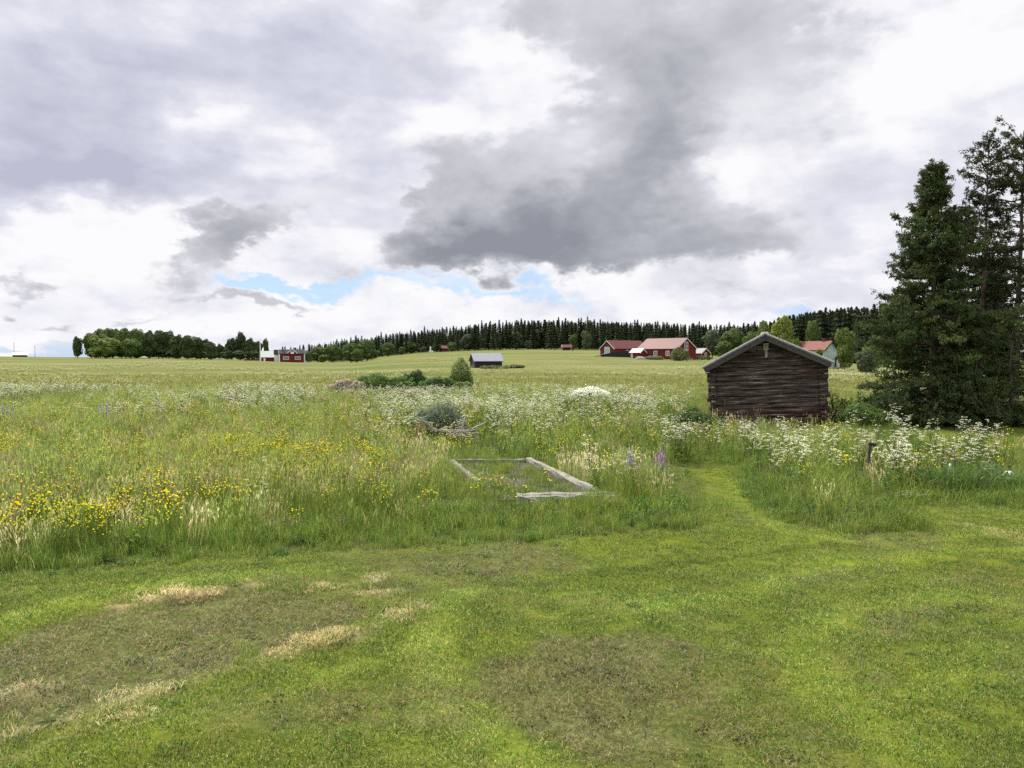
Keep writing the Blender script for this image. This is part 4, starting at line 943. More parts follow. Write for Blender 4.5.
# round wood on the left
wl, wgp = 'dark round-topped broadleaf tree in the compact wood on the left horizon', 'trees of the compact left wood'
for x, top, wpx, k in ((92, 331.5, 18, 'mid'), (101, 328, 20, 'mid'), (113, 325.5, 22, 'mid'), (126, 326, 20, 'mid'), (138, 328, 20, 'mid'), (149, 328.5, 18, 'dark'), (159, 328.5, 20, 'dark'), (169, 330.5, 18, 'dark'), (178, 333, 18, 'dark'), (187, 334, 18, 'dark'), (196, 336.5, 18, 'dark'), (205, 338, 16, 'dark'), (211, 341, 12, 'dark')):
    farbro(x, None, top-1.8, wpx+2, 395*rt.uniform(.98, 1.05), k, wl, wgp)
for x, top, wpx in ((95, 347, 20), (108, 348, 20), (122, 347, 22), (136, 347, 22), (150, 347, 22), (163, 348, 22), (176, 348, 22), (189, 349, 20), (201, 350, 18), (212, 350, 16), (228, 349, 18), (240, 349, 18), (252, 350, 16)):
    farbro(x, None, top, wpx, 408*rt.uniform(.99, 1.02), 'dark', 'low dark leafy tree filling the foot of the woods behind the left field', 'low trees at the foot of the left woods')
farbro(78, None, 333.5, 13, 392, 'dark', 'dark narrow tree at the left end of the compact wood')
farbro(106, None, 333, 40, 378, 'bright', 'broad brighter green tree standing in front of the compact left wood')
farbro(131, None, 337, 26, 382, 'mid', 'rounded mid green tree in front of the middle of the compact left wood')
for x, top, wpx, k, l in ((220, 341.5, 12, 'dark', 'small dark tree just right of the compact left wood'), (232, 335, 16, 'dark', 'dark leafy tree left of the tallest tree by the flagpole'), (241, 329.5, 14, 'dark', 'tallest dark tree in the clump behind the flagpole'), (250, 335, 18, 'dark', 'dark tree directly behind the flagpole'), (258, 338.5, 12, 'dark', 'dark tree just right of the flagpole'), (266, 336.5, 7, 'dark', 'thin pointed dark tree above the pale green roof')):
    farbro(x, None, top, wpx, 420, k, l)
# row in front of the spruces
for x, top, wpx, Y, k, l in ((309, 349.5, 8, 392, 'mid', 'small round tree just right of the red house on the left'), (318, 344.5, 20, 405, 'mid', 'mid green tree behind the small tree right of the left red house'), (333, 342.5, 20, 410, 'mid', 'broadleaf tree left of the big dark rounded pair'), (323, 354, 14, 396, 'bright', 'low light green bush tree by the left red house'),
    (351, 340.5, 22, 330, 'mid', 'left one of the two big dark rounded trees at the field edge'), (367, 338, 26, 335, 'mid', 'right one of the two big dark rounded trees at the field edge'), (358, 347, 16, 322, 'mid', 'lower green tree between the two big dark rounded trees'), (388, 341, 16, 400, 'mid', 'round tree right of the two big dark rounded trees'), (402, 346, 9, 400, 'mid', 'little round tree at the pale field corner'), (410, 340, 16, 425, 'mid', 'taller tree behind the little round tree at the field corner'),
    (424, 345.5, 9, 412, 'grey', 'little grey-green tree left of the white post by the small red cabin'), (437, 341.5, 14, 425, 'mid', 'tree behind the small red cabin'), (452, 340.5, 11, 412, 'mid', 'round tree at the right end of the small red cabin'), (468, 331, 18, 430, 'grey', 'tall greyish tree in front of the spruces right of the small cabin'), (501, 333, 16, 428, 'grey', 'greyish broadleaf tree above the hay barn roof'), (516, 330, 18, 428, 'grey', 'greyish broadleaf tree right of the hay barn against the spruces'), (537, 326, 12, 426, 'grey', 'slender greyish tree against the dark spruces left of the hut'), (555, 324, 12, 426, 'grey', 'slim pale tree against the spruces above the hut'),
    (573.5, 332, 11, 400, 'mid', 'round green tree behind the hut'), (586, 327, 13, 396, 'grey', 'tall pale green birch right of the hut'), (528, 340, 10, 424, 'grey', 'short greyish tree at the foot of the spruce wall'),
    (712, 327, 22, 300, 'grey', 'grey-green tree behind the small red outbuilding'), (733, 324.5, 30, 285, 'mid', 'large green tree left of the log barn roof'), (752, 329, 22, 270, 'mid', 'green tree directly left of the log barn ridge'), (724, 338, 20, 255, 'mid', 'lower green tree between the outbuilding and the log barn'),
    (782, 308.5, 30, 200, 'lime', 'bright lime green tree rising behind the log barn ridge'), (764, 318, 22, 215, 'bright', 'yellow-green tree left of the lime green one'), (797, 336, 12, 176, 'bright', 'thin leafy tree in front of the teal house roof'), (818, 347, 12, 172, 'bright', 'leafy bush tree in front of the teal house gable'), (812, 317, 18, 240, 'mid', 'green tree rising behind the terracotta roof'),
    (845, 325, 25, 182, 'bright', 'rounded bright green tree right of the teal house'), (872, 333, 26, 150, 'bright', 'loose light green tree left of the dense conifer'), (866, 346, 24, 132, 'grey', 'low grey-green tree between the round bright tree and the conifers'), (887, 318, 22, 165, 'mid', 'green tree partly hidden behind the dense conifer'), (905, 330, 30, 150, 'mid', 'green tree behind the trunk of the dense conifer'), (945, 335, 40, 150, 'mid', 'green tree behind the low bushy young conifer'), (990, 330, 44, 150, 'mid', 'green tree seen between the pines at the right')):
    farbro(x, None, top, wpx, Y, k, l)
for x, top, Y, l in ((555, 347.5, 385, 'small dark conifer left of the hut'), (563.5, 348, 380, 'small dark conifer below the hut'), (572.5, 346.5, 382, 'small dark conifer right of the hut'), (533.5, 352, 386, 'tiny dark conifer farthest left in the field below the spruce wall'), (545, 351.5, 386, 'tiny dark conifer left of the small conifer by the hut')):
    b = at(x, Y=Y); h = zpx(top, Y)-b.z; o = bpy.data.objects.new('young_spruce', SPR[2]); COL.objects.link(o); tag(o, l, 'tree'); o.location = b; o.scale = (h/17*1.5, h/17*1.5, h/17)
# ------------------------------------------------------------ log barn
BY = 28.7
barn = thing('log_barn', 'weathered dark log barn with grey board roof, standing at the meadow edge', 'barn', at(769, Y=BY), (0, R(-2.8), -math.atan2(771-512, F)+R(1.5)))
BW, BD, EZ, RZ = 4.1, 5.2, 2.27, 3.30      # half-timber sizes: width, depth, eaves, ridge
rb = np.random.default_rng(5)
def log(v, p0, p1, hgt, thick, ends=True):
    """hewn log from p0 to p1: a lumpy rounded bar built of rings"""
    p0, p1 = np.array(p0, float), np.array(p1, float); k = 12; s = np.linspace(0, 1, k); d = (p1-p0)/np.linalg.norm(p1-p0); nrm = np.array([-d[1], d[0], 0])
    prof = np.array([(-.5, -.36), (-.38, -.48), (.38, -.48), (.5, -.36), (.54, 0), (.5, .36), (.38, .48), (-.38, .48), (-.5, .36), (-.54, 0)])
    sag = np.cumsum(rb.normal(0, .004, k)); sag -= sag.mean()
    V = []
    for q in range(k):
        c = p0+(p1-p0)*s[q]+np.array([0, 0, sag[q]]); j = rb.normal(0, .06, (len(prof), 2)); sc = 1+rb.normal(0, .07)
        V.append(c+nrm*((prof[:, 0]+j[:, 0])*thick*sc)[:, None]+np.array([0, 0, 1.])*((prof[:, 1]+j[:, 1])*hgt)[:, None])
    n = len(prof); i, j = np.meshgrid(np.arange(k-1), np.arange(n), indexing='ij'); j2 = (j+1) % n
    Q = np.stack([i*n+j, i*n+j2, (i+1)*n+j2, (i+1)*n+j], -1).reshape(-1, 4)
    T = [(0, a+1, a) for a in range(1, n-1)]+[((k-1)*n, (k-1)*n+a, (k-1)*n+a+1) for a in range(1, n-1)]
    v.add(np.concatenate(V), (1, 1, 1), T, Q)
LH = .166
for y0, nm in ((0, 'front_log_wall'), (BD, 'back_log_wall')):
    v = Veg(); z = -.25; q = 0
    while z < RZ-.12:
        hgt = LH*rb.uniform(.78, 1.2)
        if z < EZ: hw = BW/2-.14+rb.uniform(.13, .26)
        else: hw = (BW/2+.05)*(RZ-z-hgt*.3)/(RZ-EZ)-.02
        if hw < .08: break
        tilt = .02*math.sin(z*2)
        log(v, (-hw, y0+rb.normal(0, .010), z+hgt/2-tilt), (hw, y0+rb.normal(0, .010), z+hgt/2+tilt), hgt*1.04, .17); z += hgt; q += 1
    link(nm, v.mesh('log_wall', [M['log']], True), barn)
for sx in (-1, 1):
    v = Veg(); z = -.17
    while z < EZ-.02:
        hgt = LH*rb.uniform(.92, 1.08); e = rb.uniform(.12, .30)
        log(v, (sx*(BW/2-.14), -e, z+hgt/2), (sx*(BW/2-.14), BD+rb.uniform(.12, .28), z+hgt/2), hgt*1.04, .17); z += hgt
    link('side_log_wall', v.mesh('log_wall', [M['log']], True), barn)
sl = math.atan2(RZ-EZ, BW/2); ov = .20
for sx in (-1, 1):
    L = (BW/2+ov)/math.cos(sl); c = Vector((sx*math.cos(sl)*L/2, BD/2, RZ+.05-math.sin(sl)*L/2)); rot = Matrix.Rotation(sx*sl, 3, 'Y')
    mb = MB(); nb = 34
    for q in range(nb):
        y = -.42+(BD+.84)*(q+.5)/nb
        mb.box(c+Vector((0, y-BD/2, .03*(q % 2)+rb.normal(0, .004)))+rot @ Vector((sx*rb.uniform(-.01, .03), 0, 0)), (L, (BD+.84)/nb*.97, .045), rot)
    mb.build('roof_slope', M['roofboard'], barn)
    # barge boards: dark board under a capping board coloured pale for its top light, front and back
    for y0 in (-.46, BD+.46):
        sgn = 1 if y0 > 0 else -1
        mb = MB(); mb.box(c+Vector((0, y0-BD/2+.005*sgn, 0))+rot @ Vector((sx*.005, 0, -.11)), (L-.01, .035, .16), rot, .004); mb.build('barge_board', M['barge'], barn)
        mb = MB(); mb.box(c+Vector((0, y0-BD/2+.02*sgn, 0))+rot @ Vector((sx*.02, 0, .050)), (L+.05, .13, .055), rot, .006); mb.build('capping_board', M['roofboard'], barn)
    # purlin ends carrying the eave
    mb = MB(); mb.box((sx*(BW/2-.05), BD/2, EZ-.03), (.14, BD+.7, .14), None, .02); mb.build('eave_beam', M['log'], barn)
mb = MB(); mb.box((0, BD/2, RZ-.12), (.16, BD+.66, .16), None, .02); mb.build('ridge_beam', M['log'], barn)
mb = MB(); mb.box((0, BD/2, RZ+.125), (.24, BD+.98, .05), None, .01); mb.build('ridge_board', M['roofboard'], barn)
bpy.context.view_layer.update()
BMW = barn.matrix_world.copy()
nb = thing('nest_box', 'small grey wooden bird box fixed high on the log barn gable', 'nest box', BMW @ Vector((.02, -.13, 2.60)), BMW.to_euler())
mb = MB(); mb.box((0, 0, .30), (.17, .13, .25), None, .006).box((0, .0, .05), (.09, .05, .28), None, .004); mb.build('box_body', M['stick'], nb)
mb = MB(); mb.box((0, -.02, .43), (.22, .2, .03), Matrix.Rotation(R(8), 3, 'X'), .004); mb.build('box_roof', M['roofboard'], nb)
mb = MB(); mb.tube([(0, -.064, .33), (0, -.072, .33)], .02, 12); mb.build('entrance_hole', M['dark'], nb)

# ------------------------------------------------------------ plain houses
def house(name, label, cat, corner, Y, a, L, Wd, he, hr, walls, roof, wins=(), over=.35, base=-1.2, gwins=(), trim=True, left=False):
    """near corner at column `corner`; ridge along local x, front wall at y = 0; a is the turn of the front wall (deg)"""
    b = math.atan2(corner-512, F); p = at(corner, Y=Y); yaw = -b-R(a)
    r = thing(name, label, cat, p, (0, 0, yaw))
    x0, x1 = (0, L) if left else (-L, 0)
    mb = MB(); mb.poly([(x0, 0, base), (x0, Wd, base), (x0, Wd, he), (x0, Wd/2, hr), (x0, 0, he)], (x1-x0, 0, 0)); mb.build('walls', walls, r)
    s = math.atan2(hr-he, Wd/2); t = .14; n = (-math.sin(s), math.cos(s))
    for k, nm in ((0, 'roof_slope'), (1, 'roof_slope')):
        oy, oz = -over*math.cos(s), he-over*math.sin(s)
        pts = [(oy, oz+.03), (Wd/2, hr+.03), (Wd/2, hr+.03+t), (oy-.03, oz+.03+t)]
        if k: pts = [(Wd-y, z) for y, z in pts]
        mb = MB(); mb.poly([(x0-over, y, z) for y, z in pts], (x1-x0+2*over, 0, 0)); mb.build(nm, roof, r)
    if trim:
        for xe in (x0-over-.06, x1+over):
            for k in (0, 1):
                oy, oz = -over*math.cos(s), he-over*math.sin(s)
                pts = [(oy-.04, oz-.16), (Wd/2, hr-.14), (Wd/2, hr+.10), (oy-.04, oz+.10)]
                if k: pts = [(Wd-y, z) for y, z in pts]
                mb = MB(); mb.poly([(xe, y, z) for y, z in pts], (.06, 0, 0)); mb.build('gable_trim', M['white'] if trim is True else trim, r)
    for x, z, w, h in wins: window(r, (x, -.03, z), w, h, 0)
    for y, z, w, h, side in gwins: window(r, ((x1+.03) if side > 0 else (x0-.03), y, z), w, h, side)
    r['dims'] = (L, Wd, he, hr); return r
def window(r, c, w, h, side):
    ax = Matrix.Rotation(R(90), 3, 'Z') if side else Matrix.Identity(3)
    o = Vector((0, -1, 0)) if not side else Vector((side, 0, 0)); u = Vector((1, 0, 0)) if not side else Vector((0, 1, 0)); c = Vector(c)
    S = lambda a, b, d: (a, d, b) if not side else (d, a, b)
    mb = MB(); fw = .16
    mb.box(c+u*(w/2-fw/2), S(fw, h, .08)); mb.box(c-u*(w/2-fw/2), S(fw, h, .08)); mb.box(c+Vector((0, 0, h/2-fw/2)), S(w-2*fw, fw, .08)); mb.box(c-Vector((0, 0, h/2-fw/2)), S(w-2*fw, fw, .08))
    mb.box(c, S(.09, h-2*fw, .07)); 
    for k in (-.5, .5): mb.box(c+u*k*(w/2-fw/2+.02)*1.0, S((w-2*fw-.09)/2-.002, .07, .07))
    f = mb.build('window', M['white'], r)
    mb = MB(); mb.box(c-o*.02, S(w-2*fw, h-2*fw, .03)); mb.build('pane', M['glass'], f)
red = house('large_red_barn', 'large red barn with red sheet roof and white framed windows', 'barn', 676, 240, 40, 16.0, 9.6, 3.45, 6.7, M['red'], M['roof_red'], [(-13.2, 2.0, 1.5, 1.6), (-8.4, 2.0, 1.5, 1.6), (-3.4, 2.0, 1.5, 1.6)], gwins=[(4.8, 4.3, 1.7, 2.6, 1), (3.0, 1.4, 1.6, 2.2, 1)])
b2 = house('low_red_barn', 'lower red barn with red roof and pale green gable door, behind the large one', 'barn', 614.5, 272, -42, 16., 7.6, 2.8, 5.6, M['red'], M['roof_red'], [(6., 1.9, 1.1, .8)], left=True, base=-1.5)
mb = MB(); mb.box((-.04, 3.9, 1.6), (.08, 2.4, 3.2)); d = mb.build('gable_door', M['teal'], b2)
mb = MB(); mb.box((-.05, 2.6, 1.6), (.10, .2, 3.4)).box((-.05, 5.2, 1.6), (.10, .2, 3.4)).box((-.05, 3.9, 3.3), (.10, 2.4, .2)); mb.build('door_frame', M['white'], d)
house('small_red_annex', 'small red shed with white roof between the two red barns', 'shed', 640, 246, 40, 4.2, 3., 1.9, 3.0, M['red'], M['roof_metal'], [(-3.4, .9, .8, 1.5)], over=.25)
lt = thing('dark_lean_to', 'dark tarred lean-to in front of the low red barn', 'lean-to', at(613, Y=262), (0, 0, -math.atan2(101, F)-R(4)))
mb = MB(); mb.poly([(-4.2, 0, -1), (8.5, 0, -1), (8.5, 0, 1.7), (5, 0, 2.1), (0, 0, 1.7), (-4.2, 0, .5)], (0, 3., 0)); mb.build('wall', M['dark'], lt)
mb = MB(); mb.box((-4.6, -.2, .55), (3.4, 2.4, .2), Matrix.Rotation(R(-14), 3, 'Y'), .02); mb.build('roof_sheet', M['roof_metal'], lt)
ou = house('small_red_outbuilding', 'small red outbuilding with pale roof and white round gable window', 'shed', 701, 262, 42, 5.2, 4.4, 2.0, 3.6, M['red'], M['roof_grey'], over=.3)
mb = MB(); mb.tube([(.02, 2.2, 1.7), (.09, 2.2, 1.7)], .62, 16); w_ = mb.build('round_window', M['white'], ou)
mb = MB(); mb.tube([(.06, 2.2, 1.7), (.11, 2.2, 1.7)], .42, 16); mb.build('pane', M['glass'], w_)
# hay barn
hb = house('hay_barn', 'low dark hay barn with pale sheet metal roof out in the pasture', 'barn', 475, 170, -14, 6.2, 4.6, 1.55, 3.1, M['dark'], M['roof_metal'], left=True, over=.35, trim=False)
# left farmstead
lh = house('red_house', 'red house with white corner boards, dormer gable and dark roof on the left', 'house', 279.5, 388, 0, 12.2, 8., 4.2, 6.1, M['red'], M['roof_dark'], [(3.2, 1.9, 2.8, 1.7), (8.9, 1.9, 2.8, 1.7)], left=True)
mb = MB()
for x in (0, 12.2): mb.box((x, -.06, 1.6), (.5, .16, 5.2))
mb.build('corner_boards', M['white'], lh)
dm = MB(); dm.poly([(4.6, -.35, 4.0), (7.9, -.35, 4.0), (7.9, -.35, 4.9), (6.25, -.35, 6.1), (4.6, -.35, 4.9)], (0, 3.6, 0)); dmo = dm.build('dormer', M['red'], lh)
mb = MB(); mb.poly([(3.6, -.6, 4.5), (6.25, -.6, 6.45), (6.25, -.6, 6.1), (3.6, -.6, 4.15)], (0, .25, 0)).poly([(8.9, -.6, 4.5), (6.25, -.6, 6.45), (6.25, -.6, 6.1), (8.9, -.6, 4.15)], (0, .25, 0)); mb.build('dormer_trim', M['white'], dmo)
mb = MB(); mb.box((6.25, -.42, 4.6), (1.6, .12, 1.1)); mb.build('dormer_window', M['white'], dmo)
mb = MB(); mb.box((1.6, 3., 6.9), (.8, .8, 1.4)); mb.build('chimney', M['brown'], lh)
lw = house('red_barn_wing', 'low red wing with pale green roof left of the red house', 'outbuilding', 262, 396, 0, 8.4, 7., 2.1, 5., M['red'], M['roof_green'], left=True, over=.5)
gw = house('white_gabled_annex', 'white gabled porch between the pale green roof and the red house', 'annex', 274.5, 391, 0, 2.2, 3.4, 3.7, 5.9, M['white'], M['roof_dark'], left=True, over=.3)
fp = thing('flagpole', 'tall white flagpole beside the farmstead on the left', 'flagpole', at(260.5, Y=380))
mb = MB(); mb.tube([(0, 0, -1), (0, 0, 6), (0, 0, zpx(338.5, 380)-at(260.5, Y=380).z)], [.30, .24, .16], 8); mb.build('pole', M['pale'], fp)
mb = MB(); mb.tube([(0, 0, zpx(338.5, 380)-at(260.5, Y=380).z), (0, 0, zpx(338., 380)-at(260.5, Y=380).z)], [.2, .05], 8); mb.build('finial', M['pale'], fp)
fe = thing('red_fence', 'low red board fence left of the flagpole', 'fence', at(255, Y=386))
mb = MB(); mb.box((-1, 0, .55), (9, .12, .8)); mb.build('boards', M['red'], fe)
mb = MB()
for x in (-5, -2.3, .4, 3.): mb.box((x, .14, .4), (.2, .16, 2.)) 
mb.build('posts', M['white'], fe)
pp = thing('white_gatepost', 'short white post right of the flagpole', 'post', at(264.6, Y=384)); mb = MB(); mb.box((0, 0, .4), (.7, .5, 2.), None, .05); mb.build('post_shaft', M['white'], pp); mb = MB(); mb.box((0, 0, 1.47), (.86, .66, .14), None, .03); mb.build('post_cap', M['white'], pp)
fb_ = house('far_building', 'long low pale roofed building on the left horizon', 'building', 13, 412, 0, 6.6, 5., 1.0, 2.1, M['brown'], M['pale'], left=True, over=.3, base=-2)
for x, top, lab in ((14.5, 342.5, 'thin tall mast beside the long low building'), (35.3, 345.5, 'thin shorter mast right of the long low building')):
    b = at(x, Y=408); o = thing('mast', lab, 'mast', b); mb = MB(); mb.tube([(0, 0, -1), (0, 0, zpx(top, 408)-b.z)], [.12, .07], 6); mb.build('mast_pole', M['barge'], o)
    mb = MB(); mb.box((0, 0, zpx(top, 408)-b.z-.4), (.5, .1, .1)); mb.build('crosspiece', M['barge'], o)
# up by the forest
cb = house('red_cabin', 'tiny red cabin with white gable at the forest edge', 'cabin', 440.5, 418, -8, 4.4, 3.4, 1.9, 3.2, M['red'], M['roof_tile'], left=True)
wc = thing('white_signpost', 'narrow white post standing left of the tiny red cabin', 'post', at(430.5, Y=414)); mb = MB(); mb.box((0, 0, 1.2), (.8, .5, 3.6), None, .08); mb.build('post_shaft', M['white'], wc); mb = MB(); mb.box((.35, -.02, .2), (2.2, .7, 1.2), None, .15); mb.build('plinth', M['white'], wc)
ht = house('hut', 'small open hut with red roof between young conifers at the forest edge', 'hut', 563.5, 392, -10, 3.6, 3., 1.7, 2.7, M['dark'], M['roof_red'], left=True, base=-.5, over=.7)
# teal house
th = house('teal_house', 'pale teal house with terracotta roof behind the log barn', 'house', 824, 188, 38, 8.6, 5.0, 4.6, 6.6, M['teal'], M['roof_tile'], over=.4, trim=M['dark'], gwins=[(1.7, 3.9, .9, 1.2, 1), (3.5, 3.2, .9, 1.2, 1), (2.4, .8, 1.2, 1.2, 1)])
mb = MB(); mb.box((-2.2, 2.6, 6.9), (.7, .7, 1.0), None, .03); mb.build('chimney', M['brown'], th)
mb = MB(); mb.box((.9, 4.7, .9), (1.5, 1.4, 4.2)); pc = mb.build('porch', M['brown'], th)
mb = MB(); mb.box((.9, 4.7, -.9), (2., 2.2, .35)).box((1., 3.93, 1.2), (.9, .1, 1.9)); mb.build('porch_trim', M['white'], pc)
pe = thing('pale_boulder', 'pale rounded boulder on the grass before the large red barn', 'boulder', at(640.5, Y=232))
mb = MB(); bmesh.ops.create_icosphere(mb.bm, subdivisions=3, radius=1)
for vv in mb.bm.verts:
    nn = fbm(np.array([vv.co.x*1.5+9]), np.array([vv.co.y*1.5+vv.co.z*2]), 3, 4)[0]; vv.co = Vector((vv.co.x*1.5, vv.co.y*.9, vv.co.z*.95))*(.75+.5*nn)
tag(mb.build('pale_boulder_stone', M['stick'], pe, True), None)

# ------------------------------------------------------------ things in the meadow
tf = thing('timber_frame', 'low rectangular frame of bleached old timbers lying in the meadow', 'timber frame', (0, 0, 0))
fr = [Vector((x, y, float(ground_z(np.array([x]), np.array([y]))[0]))) for x, y in FRAME]    # back left, back right, front right, front left
def beam(a, b, w, h, nm='beam', z=.10, cnt=1):
    d = (b-a); L = d.length; v = Veg(); ang = math.atan2(d.y, d.x); side = Vector((-d.y, d.x, 0)).normalized()
    for q in range(cnt):
        k = 14; off = side*((q-(cnt-1)/2)*w*1.06)
        pts = [np.array(a+d*t+off)+np.array([0, 0, z+rb.normal(0, .006)]) for t in np.linspace(-.02, 1.02, k)]
        prof = np.array([(-.5, -.5), (.5, -.5), (.52, .2), (.4, .5), (-.4, .5), (-.52, .2)]); V = []
        for p in pts:
            j = rb.normal(0, .04, prof.shape); V.append(p+np.outer((prof[:, 0]+j[:, 0])*w, np.array(side))+np.outer((prof[:, 1]+j[:, 1])*h, (0, 0, 1.)))
        n = len(prof); i, jj = np.meshgrid(np.arange(k-1), np.arange(n), indexing='ij'); j2 = (jj+1) % n
        Q = np.stack([i*n+jj, i*n+j2, (i+1)*n+j2, (i+1)*n+jj], -1).reshape(-1, 4)
        T = [(0, e+1, e) for e in range(1, n-1)]+[((k-1)*n, (k-1)*n+e, (k-1)*n+e+1) for e in range(1, n-1)]
        v.add(np.concatenate(V), (1, 1, 1), T, Q)
    return link(nm, v.mesh('timber', [M['timber']]), tf)
beam(fr[0], fr[0].lerp(fr[3], .66), .12, .15, 'side_beam', .06); beam(fr[1], fr[2], .15, .16, 'side_beam', .07); beam(fr[0]+Vector((0, .1, 0)), fr[1]+Vector((0, .1, 0)), .10, .12, 'back_beam', .05)
beam(fr[3].lerp(fr[2], .2)+Vector((.0, -.12, 0)), fr[2]+Vector((.14, -.12, 0)), .22, .16, 'front_beam', .065, 2)
mb = MB(); bm_ = [Vector(p)+Vector((0, 0, .035)) for p in fr]; mb.poly([tuple(p) for p in bm_], (0, 0, -.12)); mb.build('soil_bed', M['soil'], tf)
dp = thing('branch_pile', 'heap of bleached dead branches in front of the blue-green shrub', 'branch pile', at(452, Y=21.8)+Vector((0, 0, .25)))
v = Veg()
for q in range(60):
    a = rb.uniform(0, 6.28); L = rb.uniform(.2, .55); p = np.array([rb.normal(.15, .28), rb.normal(0, .2), rb.uniform(.05, .32)]); d = np.array([math.cos(a), math.sin(a)*.6, rb.uniform(-.15, .35)])
    v.tube([p-d*L/2, p+rb.normal(0, .03, 3), p+d*L/2], [.016, .012, .005], (1, 1, 1), 4)
link('twigs', v.mesh('twigs', [M['stick']]), dp)
for x0, y0, x1, y1, r_ in ((436, 440, 416, 424, .035), (449, 441, 455, 430, .028), (461, 440, 467, 424, .030), (464, 443, 486, 431, .04)):
    A = Vector(((x0-452)/F*21.8, 0, zpx(y0, 21.8))); B = Vector(((x1-452)/F*21.8, -.2, zpx(y1, 21.8)))
    mb = MB(); mb.tube([A, A.lerp(B, .5)+Vector((0, 0, .02)), B], [r_, r_*.85, r_*.6], 6); mb.build('pole', M['stick'], dp)
P0 = at(871, 473); ps = thing('wooden_post', 'dark weathered wooden post with a black rag on top, standing in the meadow', 'post', P0)
mb = MB(); zt = zpx(444, P0.y)-P0.z
mb.tube([(0, 0, -.2), (.008, 0, zt*.35), (-.006, 0, zt*.7), (.012, 0, zt)], [.05, .046, .043, .040], 9); mb.build('post_shaft', M['post'], ps)
mb = MB(); mb.box((.04, -.01, zt), (.14, .10, .07), Matrix.Rotation(R(15), 3, 'Y'), .02).box((.10, -.02, zt-.03), (.06, .08, .10), None, .015); mb.build('rag', M['rag'], ps)
# odds and ends in the weedy mound on the right
def zt_(px, py, Y): return Vector(((px-512)/F*Y, Y, zpx(py, Y)))
o = thing('old_board', 'short weathered board with dark edge propped in the weeds at the right', 'board', zt_(924, 476, 15.2)); mb = MB(); mb.box((0, 0, .0), (.30, .08, .16), Matrix.Rotation(R(8), 3, 'Y'), .01); mb.build('board_face', M['stick'], o); mb = MB(); mb.box((0, -.01, .10), (.34, .12, .035), Matrix.Rotation(R(8), 3, 'Y'), .008); mb.build('board_edge', M['dark'], o)
o = thing('white_stake', 'short white painted stake among white flowers on the weedy mound', 'stake', zt_(952, 482, 15.4)); mb = MB(); mb.box((0, 0, 0), (.055, .05, .60), None, .008); mb.build('stake_shaft', M['pale'], o); mb = MB(); mb.poly([(-.027, -.025, .30), (.027, -.025, .30), (.0, -.025, .36)], (0, .05, 0)); mb.build('stake_tip', M['pale'], o)
o = thing('green_hose', 'curved green plastic hose end poking out of the weeds', 'hose', zt_(995, 476, 15.)); mb = MB(); mb.tube([(-.16, .05, .10), (-.08, 0, .12), (.02, 0, .11), (.09, 0, .06), (.11, 0, -.05), (.11, .02, -.25)], .022, 8); mb.build('hose_pipe', M['hose'], o, True); mb = MB(); mb.tube([(-.20, .06, .09), (-.15, .05, .10)], .03, 8); mb.build('hose_fitting', M['rag'], o)
o = thing('white_bucket', 'upturned white bucket at the right end of the weedy mound', 'bucket', zt_(1011, 482, 15.)); mb = MB(); mb.tube([(0, 0, -.18), (0, 0, .12), (0, 0, .17), (0, 0, .20)], [.11, .095, .085, .05], 14); mb.build('bucket_shell', M['pale'], o, True); mb = MB(); mb.tube([(0, 0, -.19), (0, 0, -.15)], .122, 14); mb.build('bucket_rim', M['pale'], o)
o = thing('log_heap', 'little heap of bleached sticks half buried at the weedy mound', 'stick heap', zt_(910, 498, 14.0)); v = Veg()
for q in range(26):
    a = rb.normal(.3, .6); L = rb.uniform(.2, .5); p = np.array([rb.normal(0, .14), rb.normal(0, .1), rb.uniform(-.08, .10)]); d = np.array([math.cos(a), .3*math.sin(a), math.sin(a)*.7]); v.tube([p-d*L/2, p+d*L/2], [.014, .009], (1, 1, 1), 4)
link('stick_bundle', v.mesh('sticks', [M['stick']]), o)
wm = thing('weed_mound', 'weedy green mound of long arching grass leaves at the right', 'weed mound', at(968, Y=14.5)); v = Veg(); nbm = 1500
pm = ring(nbm, 1., rb)*(1.45, .55, 1); hm = .62*np.sqrt(np.clip(1-.8*(pm[:, 0]/1.5)**2-.5*(pm[:, 1]/.6)**2, .05, 1))
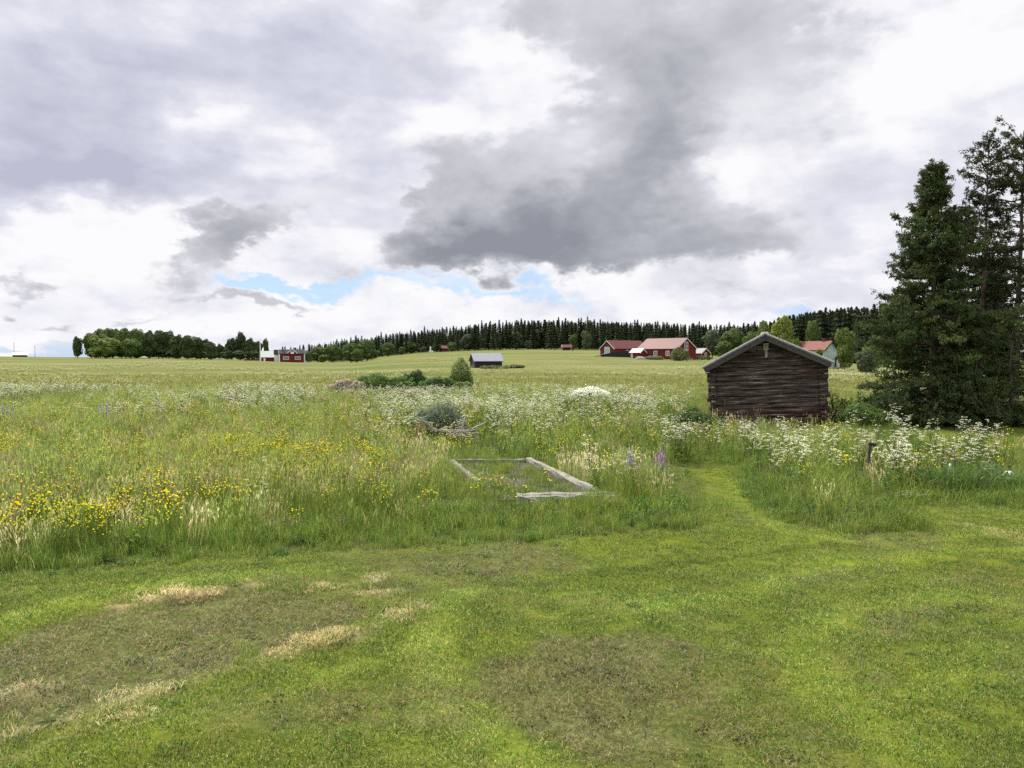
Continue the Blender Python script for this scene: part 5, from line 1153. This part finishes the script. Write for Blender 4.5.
v.blades(pm, hm*rb.uniform(.6, 1.25, nbm), .013, rb.uniform(.35, 1.05, nbm), rb, (.085, .135, .032), .25)
link('long_leaves', v.mesh('long_leaves', [M['meadow']]), wm)
v = Veg(); nbm = 260; pm = ring(nbm, 1., rb)*(1.3, .5, 1); pm[:, 2] = rb.uniform(.05, .5, nbm); v.leaves(pm, rb.normal(0, .5, (nbm, 3))+(0, -.3, .9), rb.uniform(.05, .12, nbm), rb, (.07, .115, .03), .2, .6)
link('broad_leaves', v.mesh('broad_leaves', [M['leaf']]), wm)
# lupins
def lupin(px, py, n, col, label, h=.75):
    p = at(px, py); r = thing('lupin', label, 'lupin', p); vs = Veg()
    for q in range(n):
        v = Veg(); b = ring(1, .22, rb)[0]; hh = h*rb.uniform(.75, 1.1); t = b*1.2+(0, 0, hh); vs.tube([b*.5, t], [.006, .004], (.08, .11, .04), 4)
        k = 60; s = rb.uniform(.62, 1., k); a = rb.uniform(0, 6.28, k); rad = .030*(1.05-s)/.43+.006
        pos = (b*.5)+(t-b*.5)*s[:, None]+np.stack([np.cos(a)*rad, np.sin(a)*rad, np.zeros(k)], 1)
        v.leaves(pos, np.stack([np.cos(a), np.sin(a), np.full(k, .4)], 1), rb.uniform(.022, .036, k), rb, col, .18, .8)
        link('flower_spike', v.mesh('lupin_spike', [M['petal']]), r)
    L = ring(50, .3, rb); L[:, 2] = rb.uniform(.1, .4, 50); vs.leaves(L, rb.normal(0, .4, (50, 3))+(0, 0, 1), rb.uniform(.06, .11, 50), rb, (.07, .11, .035), .2, .4)
    link('leafy_stems', vs.mesh('lupin_leaves', [M['meadow']]), r)
lupin(655, 486, 6, (.36, .22, .40), 'pink and violet lupin spikes in the meadow right of the timber frame')
lupin(621, 487, 6, (.42, .38, .50), 'pale mauve lupins between the timber frame and the violet lupin', .72)
lupin(643, 488, 3, (.46, .32, .36), 'single pinkish lupin touching the violet one', .7)
lupin(103, 430, 8, (.40, .36, .47), 'pale mauve lupins far back in the left meadow', .95)
lupin(5, 432, 8, (.38, .36, .46), 'greyish mauve lupins at the far left of the meadow', .95)
